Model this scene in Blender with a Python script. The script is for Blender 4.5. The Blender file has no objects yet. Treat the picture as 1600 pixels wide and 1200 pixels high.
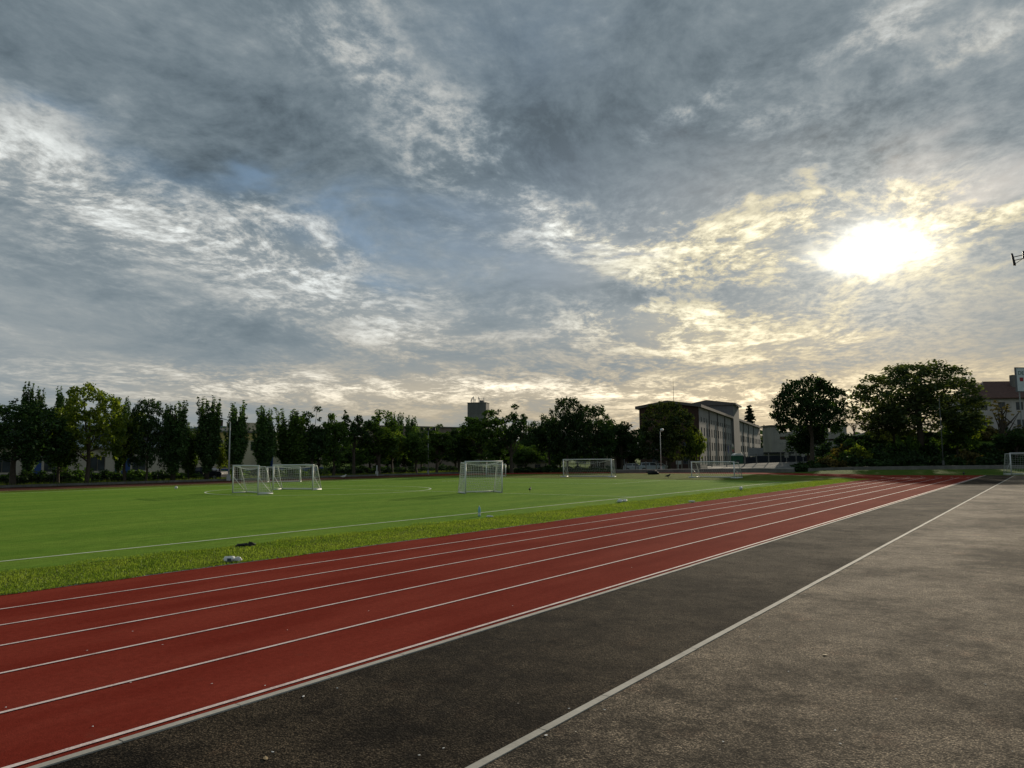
import bpy, math, random
import numpy as np
from mathutils import Matrix, Vector
R = math.radians
scene = bpy.context.scene
COL = scene.collection

# ------------------------------------------------------------------ camera
F = 1164.0                      # focal length in pixels of the 1600 px wide photograph
EYE = Vector((0, 0, 2.1))
PITCH, ROLL = R(5.69), R(-0.4)
YAW = math.atan(845 * math.cos(PITCH) / F)
CAMR = (Matrix.Rotation(YAW, 3, 'Z') @ Matrix.Rotation(R(90) + PITCH, 3, 'X') @ Matrix.Rotation(ROLL, 3, 'Z'))
cam_data = bpy.data.cameras.new('camera')
cam_data.sensor_width = 36; cam_data.lens = F / 1600 * 36
cam_data.clip_start = 0.05; cam_data.clip_end = 6000
cam = bpy.data.objects.new('camera', cam_data); COL.objects.link(cam)
cam.matrix_world = Matrix.Translation(EYE) @ CAMR.to_4x4()
scene.camera = cam
HEAD = Vector((-math.sin(YAW), math.cos(YAW), 0))
LAT = Vector((math.cos(YAW), math.sin(YAW), 0))

def ray(px, py):
    return (CAMR @ Vector(((px - 800) / F, (600 - py) / F, -1))).normalized()
def gp(px, py, z=0.0):
    d = ray(px, py); t = (z - EYE.z) / d.z
    return EYE + d * t
def pt(px, py, depth):
    d = ray(px, py); return EYE + d * (depth / d.dot(HEAD))
def hor(px): return 716 - (px - 800) * 0.00698
def base(px, depth, z=0.0):
    p = pt(px, hor(px), depth); return Vector((p.x, p.y, z))
def line_x(px, X):              # depth at which the column px crosses the plane x = X
    d = ray(px, hor(px)); return (X / d.x) * d.dot(HEAD)

# ------------------------------------------------------------------ colour management
vs = scene.view_settings
vs.view_transform = 'Standard'; vs.look = 'None'; vs.gamma = 1; vs.exposure = 0.0; vs.use_curve_mapping = False

# ------------------------------------------------------------------ sun
SUN = ray(1368, 392)
SUN_EL = math.asin(SUN.z); SUN_AZ = math.atan2(SUN.x, SUN.y)
sl = bpy.data.lights.new('sun', 'SUN'); sl.energy = 4.3; sl.angle = R(1.2); sl.color = (1.0, 0.86, 0.66)
so = bpy.data.objects.new('sun', sl); COL.objects.link(so)
so.rotation_euler = (-SUN).to_track_quat('-Z', 'Y').to_euler()

# ------------------------------------------------------------------ node helpers
class G:
    """tiny expression builder for shader node trees"""
    def __init__(s, nt): s.nt = nt; s.n = nt.nodes; s.l = nt.links
    def node(s, t, **kw):
        o = s.n.new(t)
        for k, v in kw.items(): setattr(o, k, v)
        return o
    def put(s, sock, v):
        if isinstance(v, bpy.types.NodeSocket): s.l.new(v, sock)
        elif isinstance(v, (tuple, list, Vector)):
            v = tuple(v)
            if len(sock.default_value) == 4 and len(v) == 3: v = v + (1,)
            sock.default_value = v
        else: sock.default_value = v
    def m(s, op, a, b=0.0, c=0.0, clamp=False):
        o = s.node('ShaderNodeMath', operation=op, use_clamp=clamp)
        s.put(o.inputs[0], a); s.put(o.inputs[1], b); s.put(o.inputs[2], c); return o.outputs[0]
    def v(s, op, a, b=(0, 0, 0), scale=None):
        o = s.node('ShaderNodeVectorMath', operation=op)
        s.put(o.inputs[0], a); s.put(o.inputs[1], b)
        if scale is not None: s.put(o.inputs['Scale'], scale)
        return o.outputs['Value'] if op in ('DOT_PRODUCT', 'LENGTH') else o.outputs['Vector']
    def noise(s, vec, scale, detail=4, rough=0.5, dist=0.0, out='Fac'):
        o = s.node('ShaderNodeTexNoise'); s.put(o.inputs['Vector'], vec)
        o.inputs['Scale'].default_value = scale; o.inputs['Detail'].default_value = detail
        o.inputs['Roughness'].default_value = rough; o.inputs['Distortion'].default_value = dist
        return o.outputs['Fac' if out == 'Fac' else 'Color']
    def rng(s, x, a, b, c=0.0, d=1.0, smooth=True):
        o = s.node('ShaderNodeMapRange'); o.interpolation_type = 'SMOOTHSTEP' if smooth else 'LINEAR'
        s.put(o.inputs['Value'], x)
        for k, q in zip(('From Min', 'From Max', 'To Min', 'To Max'), (a, b, c, d)): s.put(o.inputs[k], q)
        return o.outputs['Result']
    def mix(s, f, a, b):
        o = s.node('ShaderNodeMix', data_type='RGBA'); s.put(o.inputs[0], f)
        s.put(o.inputs[6], a); s.put(o.inputs[7], b); return o.outputs[2]
    def mulc(s, a, b):
        o = s.node('ShaderNodeMix', data_type='RGBA', blend_type='MULTIPLY'); o.inputs[0].default_value = 1
        s.put(o.inputs[6], a); s.put(o.inputs[7], b); return o.outputs[2]
    def comb(s, x, y, z):
        o = s.node('ShaderNodeCombineXYZ')
        for i, q in enumerate((x, y, z)): s.put(o.inputs[i], q)
        return o.outputs[0]
    def sep(s, v):
        o = s.node('ShaderNodeSeparateXYZ'); s.put(o.inputs[0], v); return o.outputs

# ------------------------------------------------------------------ world: Nishita sky behind a broken deck of cloud
world = bpy.data.worlds.new('World'); scene.world = world; world.use_nodes = True
nt = world.node_tree; nt.nodes.clear(); g = G(nt)
sky = g.node('ShaderNodeTexSky', sky_type='NISHITA', sun_disc=False, sun_elevation=SUN_EL, sun_rotation=SUN_AZ,
             air_density=1.0, dust_density=1.5)
D0 = g.node('ShaderNodeTexCoord').outputs['Generated']
dx, dy, dz = g.sep(D0)
zz = g.m('MAXIMUM', dz, 0.0)
inv = g.m('DIVIDE', 1.0, g.m('ADD', zz, 0.13))
P = g.comb(g.m('MULTIPLY', dx, inv), g.m('MULTIPLY', dy, inv), 0.0)
# the cloud streets run roughly across the view; stretch the pattern along them
AX = LAT * math.cos(R(-12)) + HEAD * math.sin(R(-12)); AY = Vector((-AX.y, AX.x, 0))
Q = g.comb(g.m('MULTIPLY', g.v('DOT_PRODUCT', P, AX), 1.25), g.v('DOT_PRODUCT', P, AY), 0.0)
w1 = g.v('SUBTRACT', g.noise(Q, 1.1, 2, 0.5, out='Color'), (0.5, 0.5, 0.5))
Qw = g.v('ADD', Q, g.v('SCALE', w1, scale=0.6))
nA = g.noise(Qw, 0.75, 3, 0.5)          # big masses
nB = g.noise(Qw, 2.6, 8, 0.62, 0.0)    # heaps
nC = g.noise(g.v('ADD', Q, g.v('SCALE', w1, scale=0.35)), 17.0, 8, 0.68, 0.0)     # mottling
# directions warped by the cloud pattern so the masses have ragged edges
wd = g.v('SUBTRACT', g.noise(Qw, 1.7, 4, 0.6, out='Color'), (0.5, 0.5, 0.5))
fade = g.rng(zz, 0.02, 0.35, 0.08, 1.0)
wv = g.comb(g.m('MULTIPLY', g.sep(wd)[0], 0.30), g.m('MULTIPLY', g.sep(wd)[1], 0.30), g.m('MULTIPLY', g.m('MULTIPLY', g.sep(wd)[2], 0.22), fade))
Dw = g.v('ADD', D0, wv)
def lobe(px, py, su, sv, rot, amp):
    c = ray(px, py); up = Vector((0, 0, 1)); a = c.cross(up).normalized(); b = a.cross(c).normalized()
    ct, st = math.cos(R(rot)), math.sin(R(rot))
    A = (a * ct - b * st) * (F / su * 0.95); B = (a * st + b * ct) * (F / sv * 0.95)
    u = g.v('DOT_PRODUCT', Dw, A); v = g.v('DOT_PRODUCT', Dw, B)
    q = g.m('ADD', g.m('MULTIPLY', u, u), g.m('MULTIPLY', v, v))
    front = g.m('GREATER_THAN', g.v('DOT_PRODUCT', D0, c), 0.0)
    return g.m('MULTIPLY', g.m('EXPONENT', g.m('MULTIPLY', q, -1.0)), g.m('MULTIPLY', front, amp))
def total(ls):
    t = None
    for l in ls:
        x = lobe(*l); t = x if t is None else g.m('ADD', t, x)
    return t
LIGHT = total([(60, 275, 150, 55, 15, .40), (190, 325, 250, 52, 20, .58), (470, 410, 200, 52, 20, .68),
               (600, 95, 110, 46, 25, .50), (735, 235, 80, 60, 10, .6), (880, 345, 120, 34, 18, .85), (1040, 385, 190, 42, 8, .85),
               (1250, 385, 150, 36, 0, .85), (1500, 345, 130, 44, -12, .95), (1085, 522, 165, 38, 4, 1.6),
               (1370, 58, 70, 26, -10, .5), (1235, 205, 40, 24, 0, .30), (1075, 195, 34, 16, 0, .5), (1140, 150, 34, 22, 0, .45), (1150, 312, 34, 14, 20, .5), (1235, 290, 26, 24, 0, .3), (1570, 75, 90, 22, -10, .45),
               (900, 610, 400, 20, 2, 1.3), (420, 608, 330, 22, 2, .45), (1230, 628, 240, 24, -4, 1.05), (620, 520, 160, 40, 10, .25)])
DARK = total([(300, 130, 330, 120, 10, .6), (900, 210, 260, 120, 5, .85), (700, 320, 150, 80, 0, .3), (1020, 462, 90, 22, -4, .85),
              (350, 290, 170, 26, 24, .5), (450, 535, 420, 26, 2, .45), (1400, 225, 250, 80, 4, .85), (1130, 250, 200, 75, 6, .6), (1450, 520, 260, 50, 0, .35),
              (900, 40, 200, 60, 0, .3), (100, 450, 220, 70, 5, .3), (1540, 560, 200, 60, 0, .2)])
HOLE = total([(430, 302, 60, 20, 5, .9), (575, 380, 85, 34, 0, .9), (720, 400, 110, 60, 10, .55), (235, 250, 110, 24, 18, .35), (90, 185, 50, 12, 5, .4),
              (1570, 265, 110, 36, -6, .55), (1000, 290, 180, 60, 0, .3), (950, 385, 40, 16, 0, .5), (840, 430, 90, 60, 0, .35), (780, 40, 120, 90, 0, .3)])
cs = g.m('MAXIMUM', g.v('DOT_PRODUCT', D0, SUN), 0.0)
csw = g.m('MAXIMUM', g.v('DOT_PRODUCT', g.v('NORMALIZE', g.v('ADD', D0, g.v('SCALE', wv, scale=0.30))), SUN), 0.0)
# brightness of the deck
t = g.m('ADD', g.rng(zz, 0.0, 0.45, 0.325, 0.238), g.m('MULTIPLY', g.m('SUBTRACT', nA, 0.5), 0.30))
t = g.m('ADD', t, g.m('MULTIPLY', g.m('SUBTRACT', nB, 0.5), g.rng(zz, 0.0, 0.35, 0.10, 0.42)))
t = g.m('ADD', t, g.m('MULTIPLY', g.m('SUBTRACT', nC, 0.5), g.rng(zz, 0.05, 0.35, 0.04, 0.17)))
Lc = g.m('MINIMUM', LIGHT, 1.25)
heap = g.rng(g.m('ADD', g.m('MULTIPLY', nB, 0.60), g.m('MULTIPLY', nC, 0.40)), 0.44, 0.63)
t = g.m('ADD', t, g.m('MULTIPLY', Lc, g.m('ADD', 0.10, g.m('MULTIPLY', heap, 0.66))))
t = g.m('SUBTRACT', t, g.m('MULTIPLY', DARK, 0.068))
t = g.m('ADD', t, g.m('MULTIPLY', g.rng(g.m('MULTIPLY', nC, nB), 0.30, 0.48), g.m('MULTIPLY', g.m('SUBTRACT', 1.0, g.m('MINIMUM', DARK, 1.0)), 0.07)))
# light scattered forward round the sun
au = g.m('POWER', cs, 60.0)
heat = g.rng(nC, 0.32, 0.66, 0.55, 1.35)
t = g.m('ADD', t, g.m('MULTIPLY', g.m('MULTIPLY', au, 0.12), heat))
t = g.m('MAXIMUM', t, 0.11)
# colour: slate blue in the dark, neutral in the light, straw yellow near the sun, peach low down
warm_s = g.m('MULTIPLY', g.m('MULTIPLY', g.rng(cs, 0.90, 0.99), g.rng(zz, 0.46, 0.33)), g.rng(t, 0.32, 0.58))
warm_h = g.m('MULTIPLY', g.m('MULTIPLY', g.rng(zz, 0.22, 0.03), g.rng(cs, 0.35, 0.93)), g.rng(t, 0.24, 0.43))
colr = g.mix(g.rng(t, 0.10, 0.50), (0.77, 1.01, 1.17), (1.0, 1.035, 1.0))
colr = g.mix(g.m('MULTIPLY', warm_s, 0.85, clamp=True), colr, (1.18, 1.06, 0.70))
colr = g.mix(g.m('MULTIPLY', warm_h, 0.9, clamp=True), colr, (1.20, 0.99, 0.66))
deck = g.v('SCALE', colr, scale=t)
# blown-out break in the cloud where the sun stands
wf = g.v('SUBTRACT', g.noise(D0, 11.0, 6, 0.62, out='Color'), (0.5, 0.5, 0.5))
Dw = g.v('ADD', D0, g.v('SCALE', wf, scale=0.085))      # a ragged hole, wider than high
hole_s = g.m('ADD', g.m('ADD', lobe(1348, 389, 46, 21, -4, 1.35), lobe(1408, 392, 38, 14, -10, 0.85)), lobe(1320, 410, 46, 14, 5, 0.6))
core = g.m('ADD', hole_s, g.m('MULTIPLY', g.m('POWER', cs, 200.0), g.m('MULTIPLY', heat, 0.22)))
deck = g.v('ADD', deck, g.v('SCALE', (1.0, 0.95, 0.80), scale=core))
cover = g.m('SUBTRACT', 0.95, g.m('MULTIPLY', g.m('MINIMUM', HOLE, 1.0), g.rng(nB, 0.72, 0.38, 0.15, 0.75)))
blue = g.v('ADD', g.v('SCALE', sky.outputs[0], scale=0.35), (1.0, 1.75, 2.7))
final = g.mix(cover, blue, g.v('SCALE', deck, scale=10.0))
below = g.m('LESS_THAN', dz, -0.002)
final = g.mix(below, final, (0.8, 0.85, 0.8))
bg = g.node('ShaderNodeBackground'); g.put(bg.inputs[0], final); bg.inputs[1].default_value = 0.1
out = g.node('ShaderNodeOutputWorld'); g.l.new(bg.outputs[0], out.inputs[0])
world.cycles.sampling_method = 'MANUAL'; world.cycles.sample_map_resolution = 512

# ------------------------------------------------------------------ materials
def material(name):
    m = bpy.data.materials.new(name); m.use_nodes = True; n = m.node_tree; n.nodes.clear(); return m, G(n)
def principled(gg, **kw):
    b = gg.node('ShaderNodeBsdfPrincipled')
    for k, v in kw.items(): gg.put(b.inputs[k.replace('_', ' ')], v)
    return b
def finish(gg, sh):
    o = gg.node('ShaderNodeOutputMaterial'); gg.l.new(sh, o.inputs['Surface'])
def bump(gg, h, strength, dist):
    o = gg.node('ShaderNodeBump'); gg.put(o.inputs['Height'], h)
    o.inputs['Strength'].default_value = strength; o.inputs['Distance'].default_value = dist
    return o.outputs[0]
def pos(gg): return gg.node('ShaderNodeNewGeometry').outputs['Position']
def obc(gg): return gg.node('ShaderNodeTexCoord').outputs['Object']
MAT = {}
def plain(name, c, rough=0.6, var=0.15, scale=1.5, metal=0.0, spec=0.3, bmp=0.0):
    if name in MAT: return MAT[name]
    m, q = material(name); o = obc(q)
    n = q.noise(o, scale, 5, 0.6); n2 = q.noise(o, scale * 9, 3, 0.6)
    f = q.m('ADD', q.m('MULTIPLY', n, 0.7), q.m('MULTIPLY', n2, 0.3))
    k = q.rng(f, 0.3, 0.7, 1 - var, 1 + var, False)
    b = principled(q, Base_Color=q.v('SCALE', c, scale=k), Roughness=rough, Metallic=metal)
    b.inputs['Specular IOR Level'].default_value = spec
    if bmp: q.l.new(bump(q, n2, 0.5, bmp), b.inputs['Normal'])
    finish(q, b.outputs[0]); MAT[name] = m; return m

def mat_asphalt(name, cd, cl, rough, big=0.35, spec=0.5):
    m, q = material(name); p = pos(q)
    fine = q.noise(p, 60, 3, 0.75); mid = q.noise(p, 9, 5, 0.65); bg_ = q.noise(p, big, 5, 0.6, 0.3)
    vo = q.node('ShaderNodeTexVoronoi'); q.put(vo.inputs['Vector'], p); vo.inputs['Scale'].default_value = 62
    stone = q.m('MULTIPLY', q.sep(vo.outputs['Color'])[0], q.rng(vo.outputs['Distance'], 0.25, 0.75, 1.15, 0.35))
    m2_ = q.noise(p, 2.4, 6, 0.7)
    f = q.m('ADD', q.m('MULTIPLY', bg_, 0.45), q.m('ADD', q.m('MULTIPLY', mid, 0.22), q.m('MULTIPLY', m2_, 0.33)))
    c = q.mix(q.rng(f, 0.40, 0.58), cd, cl)
    c = q.v('SCALE', c, scale=q.rng(q.noise(q.v('ADD', p, (31.0, 7.0, 0.0)), 1.1, 8, 0.75), 0.36, 0.64, 0.74, 1.26))
    red = q.m('MULTIPLY', q.rng(q.noise(p, 1.3, 5, 0.7), 0.56, 0.70), 0.35)
    c = q.mix(red, c, q.v('MULTIPLY', c, (1.35, 0.98, 0.86)))
    c = q.v('SCALE', c, scale=q.m('MULTIPLY', q.rng(fine, 0.32, 0.68, 0.35, 1.7, False), q.rng(stone, 0.0, 1.0, 0.25, 2.7, False)))
    c = q.v('SCALE', c, scale=q.rng(q.noise(p, 36, 3, 0.7), 0.37, 0.47, 0.38, 1.08))
    # grit, crumbs and blossom lying in the texture
    vb = q.node('ShaderNodeTexVoronoi'); q.put(vb.inputs['Vector'], p); vb.inputs['Scale'].default_value = 7.0
    sp = q.m('MULTIPLY', q.m('LESS_THAN', vb.outputs['Distance'], 0.045), q.m('GREATER_THAN', q.sep(vb.outputs['Color'])[1], 0.86))
    c = q.mix(q.m('MULTIPLY', sp, 0.8), c, (0.55, 0.52, 0.47))
    b = principled(q, Base_Color=c, Roughness=q.rng(f, 0.3, 0.7, rough + 0.10, rough - 0.08, False))
    b.inputs['Specular IOR Level'].default_value = spec
    h = q.m('ADD', q.m('MULTIPLY', stone, 0.7), q.m('MULTIPLY', fine, 0.6))
    q.l.new(bump(q, h, 0.9, 0.012), b.inputs['Normal'])
    finish(q, b.outputs[0]); return m
ASPH_R = mat_asphalt('asphalt_worn', (0.033, 0.027, 0.0200), (0.142, 0.112, 0.080), 0.9, 0.30, 0.06)
ASPH_D = mat_asphalt('asphalt_dark', (0.0105, 0.009, 0.0075), (0.040, 0.031, 0.021), 0.95, 0.45, 0.04)

def mat_track():
    m, q = material('track_rubber'); p = pos(q)
    ps = q.v('MULTIPLY', p, (1.0, 0.25, 1.0))
    a = q.noise(ps, 1.1, 6, 0.6); b_ = q.noise(p, 14, 5, 0.7); f = q.noise(p, 95, 3, 0.8)
    c = q.mix(q.rng(a, 0.3, 0.7), (0.180, 0.025, 0.016), (0.235, 0.041, 0.027))
    c = q.v('SCALE', c, scale=q.m('MULTIPLY', q.rng(b_, 0.25, 0.75, 0.8, 1.2, False), q.rng(f, 0.28, 0.72, 0.5, 1.5, False)))
    dirt = q.rng(q.noise(p, 3.2, 7, 0.7), 0.56, 0.74)
    c = q.mix(q.m('MULTIPLY', dirt, 0.22), c, (0.15, 0.06, 0.042))
    b = principled(q, Base_Color=c, Roughness=1.0); b.inputs['Specular IOR Level'].default_value = 0.005
    q.l.new(bump(q, f, 0.7, 0.004), b.inputs['Normal']); finish(q, b.outputs[0]); return m
TRACK = mat_track()
def mat_line(name, c, wear=0.5, under=(0.2, 0.04, 0.03)):
    m, q = material(name); p = pos(q)
    a = q.noise(p, 70, 4, 0.75); d = q.noise(p, 2.5, 4, 0.6)
    w = q.m('ADD', 0.12, q.m('MULTIPLY', q.rng(q.m('ADD', q.m('MULTIPLY', a, 0.70), q.m('MULTIPLY', d, 0.40)), 0.50, 0.66), wear))
    b = principled(q, Base_Color=q.mix(w, c, under), Roughness=0.8); b.inputs['Specular IOR Level'].default_value = 0.15
    finish(q, b.outputs[0]); return m
LINE = mat_line('line_paint', (0.88, 0.76, 0.72), 0.45)
TLINE = mat_line('turf_line', (0.72, 0.76, 0.60), 0.35, (0.1, 0.2, 0.03))
CONC = plain('concrete', (0.40, 0.38, 0.335), 0.9, 0.25, 2.0, bmp=0.004)
CONC_D = plain('concrete_weathered', (0.16, 0.155, 0.14), 0.9, 0.4, 0.9, bmp=0.01)

def mat_turf():
    m, q = material('artificial_turf'); p = pos(q)
    a = q.noise(q.v('MULTIPLY', p, (0.6, 0.12, 1)), 1.0, 5, 0.6); f = q.noise(p, 42, 4, 0.85); e = q.noise(q.v('MULTIPLY', p, (1.0, 0.5, 1)), 3.0, 8, 0.72)
    c = q.mix(q.rng(a, 0.3, 0.7), (0.128, 0.240, 0.032), (0.180, 0.290, 0.044))
    c = q.v('SCALE', c, scale=q.m('MULTIPLY', q.rng(f, 0.25, 0.75, 0.45, 1.55, False), q.rng(e, 0.3, 0.7, 0.80, 1.20, False)))
    b = principled(q, Base_Color=c, Roughness=1.0); b.inputs['Specular IOR Level'].default_value = 0.008
    b.inputs['Specular Tint'].default_value = (0.9, 1.0, 0.45, 1)
    q.l.new(bump(q, f, 1.0, 0.03), b.inputs['Normal'])
    finish(q, b.outputs[0]); return m
TURF = mat_turf()
def mat_ground(name, c1, c2, c3):
    m, q = material(name); p = pos(q)
    a = q.noise(p, 0.5, 6, 0.6); f = q.noise(p, 28, 4, 0.8); e = q.noise(p, 3.0, 6, 0.7)
    c = q.mix(q.rng(a, 0.35, 0.65), c1, c2); c = q.mix(q.rng(e, 0.56, 0.72), c, c3)
    c = q.v('SCALE', c, scale=q.rng(f, 0.2, 0.8, 0.45, 1.5, False))
    b = principled(q, Base_Color=c, Roughness=1.0); b.inputs['Specular IOR Level'].default_value = 0.02
    q.l.new(bump(q, f, 1.0, 0.05), b.inputs['Normal']); finish(q, b.outputs[0]); return m
EARTH = mat_ground('verge_ground', (0.055, 0.105, 0.016), (0.085, 0.13, 0.022), (0.085, 0.085, 0.035))
STRIP = mat_ground('grass_soil', (0.085, 0.125, 0.018), (0.14, 0.165, 0.03), (0.12, 0.11, 0.04))

def mat_leaf(name, c1, c2, trans=0.4, sc=0.5):
    m, q = material(name); o = obc(q)
    oi = q.node('ShaderNodeObjectInfo').outputs['Random']
    gi = q.node('ShaderNodeNewGeometry')
    n = q.noise(o, sc, 3, 0.6)
    r = gi.outputs['Random Per Island']
    f = q.m('ADD', q.m('MULTIPLY', n, 0.9), q.m('MULTIPLY', r, 0.35))
    c = q.mix(q.rng(f, 0.35, 0.85), c1, c2)
    c = q.v('SCALE', c, scale=q.m('MULTIPLY', q.rng(r, 0, 1, 0.65, 1.35, False), q.rng(oi, 0, 1, 0.8, 1.2, False)))
    d = q.node('ShaderNodeBsdfDiffuse'); q.put(d.inputs[0], c)
    t_ = q.node('ShaderNodeBsdfTranslucent'); q.put(t_.inputs[0], q.mulc(c, (1.25, 1.3, 0.6)))
    gl = q.node('ShaderNodeBsdfGlossy'); q.put(gl.inputs[0], (0.5, 0.55, 0.5)); gl.inputs['Roughness'].default_value = 0.5
    mx = q.node('ShaderNodeMixShader'); mx.inputs[0].default_value = trans
    q.l.new(d.outputs[0], mx.inputs[1]); q.l.new(t_.outputs[0], mx.inputs[2])
    m2 = q.node('ShaderNodeMixShader'); m2.inputs[0].default_value = 0.03
    q.l.new(mx.outputs[0], m2.inputs[1]); q.l.new(gl.outputs[0], m2.inputs[2])
    finish(q, m2.outputs[0]); return m
LEAF = {
 'dark': mat_leaf('foliage_dark', (0.014, 0.034, 0.012), (0.036, 0.072, 0.018), 0.30),
 'mid': mat_leaf('foliage_mid', (0.040, 0.090, 0.018), (0.095, 0.160, 0.028), 0.42),
 'lime': mat_leaf('foliage_lime', (0.066, 0.118, 0.018), (0.165, 0.200, 0.024), 0.48),
 'poplar': mat_leaf('foliage_poplar', (0.034, 0.078, 0.026), (0.082, 0.145, 0.042), 0.35),
 'conifer': mat_leaf('foliage_conifer', (0.014, 0.030, 0.016), (0.030, 0.052, 0.026), 0.15),
 'mid2': mat_leaf('foliage_gable_tree', (0.018, 0.040, 0.012), (0.058, 0.072, 0.018), 0.30, 0.35),
 'bank': mat_leaf('foliage_bank_tree', (0.030, 0.056, 0.022), (0.085, 0.105, 0.038), 0.40, 0.35),
 'brown': mat_leaf('foliage_brown', (0.050, 0.055, 0.018), (0.125, 0.095, 0.030), 0.35),
 'grass': mat_leaf('grass_blades', (0.085, 0.155, 0.016), (0.215, 0.275, 0.048), 0.45, 0.8),
 'weed': mat_leaf('verge_blades', (0.07, 0.12, 0.02), (0.15, 0.19, 0.04), 0.4, 0.4),
}
BARK = plain('bark', (0.075, 0.06, 0.045), 0.95, 0.35, 4.0, bmp=0.02)
WHITE = plain('white_paint', (0.66, 0.67, 0.66), 0.45, 0.08, 3.0)
NETM = plain('net_cord', (0.62, 0.64, 0.63), 0.8, 0.05, 3.0)
STEEL = plain('galvanised_steel', (0.33, 0.34, 0.34), 0.5, 0.15, 2.0, metal=0.5)
DARKM = plain('dark_metal', (0.025, 0.025, 0.028), 0.5, 0.2, 3.0)
BLACK = plain('black_rubber', (0.015, 0.015, 0.016), 0.7, 0.2, 6.0)
def mat_glass(name, c=(0.022, 0.027, 0.035), rough=0.3):
    m, q = material(name); o = obc(q)
    n = q.noise(o, 0.8, 3, 0.5)
    b = principled(q, Base_Color=q.mix(q.rng(n, 0.35, 0.65), c, tuple(x * 2 for x in c)), Roughness=rough)
    finish(q, b.outputs[0]); return m
GLASS = mat_glass('window_glass')

# ------------------------------------------------------------------ mesh helpers
def tag(o, label=None, cat=None, group=None, kind=None):
    if label: o['label'] = label
    if cat: o['category'] = cat
    if group: o['group'] = group
    if kind: o['kind'] = kind
    return o
def thing(name, label, cat, loc=(0, 0, 0), rz=0.0, group=None):
    o = bpy.data.objects.new(name, None); o.empty_display_size = 0.3; COL.objects.link(o)
    o.location = loc; o.rotation_euler = (0, 0, rz)
    return tag(o, label, cat, group)
def link(name, me, parent=None, loc=None, mat=None):
    o = bpy.data.objects.new(name, me); COL.objects.link(o)
    if parent: o.parent = parent
    if loc is not None: o.location = loc
    if mat is not None and not me.materials: me.materials.append(mat)
    return o
def fast(name, V, Fc, smooth=False):
    """V (n,3) float, Fc (m,k) int -> mesh"""
    me = bpy.data.meshes.new(name); V = np.asarray(V, np.float32); Fc = np.asarray(Fc, np.int32)
    m, k = Fc.shape
    me.vertices.add(len(V)); me.vertices.foreach_set('co', V.ravel())
    me.loops.add(m * k); me.loops.foreach_set('vertex_index', Fc.ravel())
    me.polygons.add(m); me.polygons.foreach_set('loop_start', np.arange(0, m * k, k, dtype=np.int32))
    me.update(calc_edges=True); me.validate()
    return me
class MB:
    def __init__(s): s.v = []; s.f = []
    def quad(s, *p):
        n = len(s.v); s.v += [tuple(q) for q in p]; s.f.append(tuple(range(n, n + len(p)))); return s
    def box(s, x0, x1, y0, y1, z0, z1, bev=0.0):
        n = len(s.v)
        s.v += [(x0, y0, z0), (x1, y0, z0), (x1, y1, z0), (x0, y1, z0), (x0, y0, z1), (x1, y0, z1), (x1, y1, z1), (x0, y1, z1)]
        s.f += [tuple(n + i for i in q) for q in ((0, 3, 2, 1), (4, 5, 6, 7), (0, 1, 5, 4), (1, 2, 6, 5), (2, 3, 7, 6), (3, 0, 4, 7))]
        return s
    def tube(s, pts, radii, n=8, cap=True):
        pts = [Vector(p) for p in pts]
        if not isinstance(radii, (list, tuple)): radii = [radii] * len(pts)
        rings = []; ref = None
        for i, p in enumerate(pts):
            t = (pts[min(i + 1, len(pts) - 1)] - pts[max(i - 1, 0)])
            t = t.normalized() if t.length > 1e-9 else Vector((0, 0, 1))
            if ref is None: ref = Vector((1, 0, 0)) if abs(t.x) < 0.8 else Vector((0, 1, 0))
            a = (ref - t * ref.dot(t)).normalized(); b = t.cross(a); ref = a
            st = len(s.v); rings.append(st)
            for k in range(n):
                an = 2 * math.pi * k / n; s.v.append(tuple(p + (a * math.cos(an) + b * math.sin(an)) * radii[i]))
        for i in range(len(rings) - 1):
            for k in range(n):
                s.f.append((rings[i] + k, rings[i] + (k + 1) % n, rings[i + 1] + (k + 1) % n, rings[i + 1] + k))
        if cap:
            s.f.append(tuple(rings[0] + k for k in reversed(range(n)))); s.f.append(tuple(rings[-1] + k for k in range(n)))
        return s
    def lathe(s, prof, n=12, c=(0, 0, 0)):
        st = []
        for r, z in prof:
            st.append(len(s.v))
            for k in range(n):
                a = 2 * math.pi * k / n; s.v.append((c[0] + r * math.cos(a), c[1] + r * math.sin(a), c[2] + z))
        for i in range(len(st) - 1):
            for k in range(n): s.f.append((st[i] + k, st[i] + (k + 1) % n, st[i + 1] + (k + 1) % n, st[i + 1] + k))
        s.f.append(tuple(st[0] + k for k in reversed(range(n)))); s.f.append(tuple(st[-1] + k for k in range(n)))
        return s
    def prism(s, prof, y0, y1):          # profile in xz extruded along y
        n = len(prof); b = len(s.v)
        s.v += [(x, y0, z) for x, z in prof] + [(x, y1, z) for x, z in prof]
        s.f.append(tuple(b + i for i in range(n))); s.f.append(tuple(b + n + i for i in reversed(range(n))))
        for i in range(n): s.f.append((b + i, b + n + i, b + n + (i + 1) % n, b + (i + 1) % n))
        return s
    def build(s, name, mat, parent=None, smooth=False, loc=None, bevel=0.0):
        me = bpy.data.meshes.new(name); me.from_pydata(s.v, [], s.f); me.update()
        me.materials.append(mat)
        if smooth: me.polygons.foreach_set('use_smooth', [True] * len(me.polygons))
        o = link(name, me, parent, loc)
        if bevel:
            md = o.modifiers.new('bevel', 'BEVEL'); md.width = bevel; md.segments = 2; md.limit_method = 'ANGLE'
        return o
def struct(o): o['kind'] = 'structure'; return o
def copy_tree(o, parent=None):
    c = o.copy(); COL.objects.link(c)
    if parent: c.parent = parent
    for ch in list(o.children): copy_tree(ch, c)
    return c
def world_to_px(p):
    d = CAMR.transposed() @ (Vector(p) - EYE); return 800 + F * d.x / -d.z, 600 - F * d.y / -d.z

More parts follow.
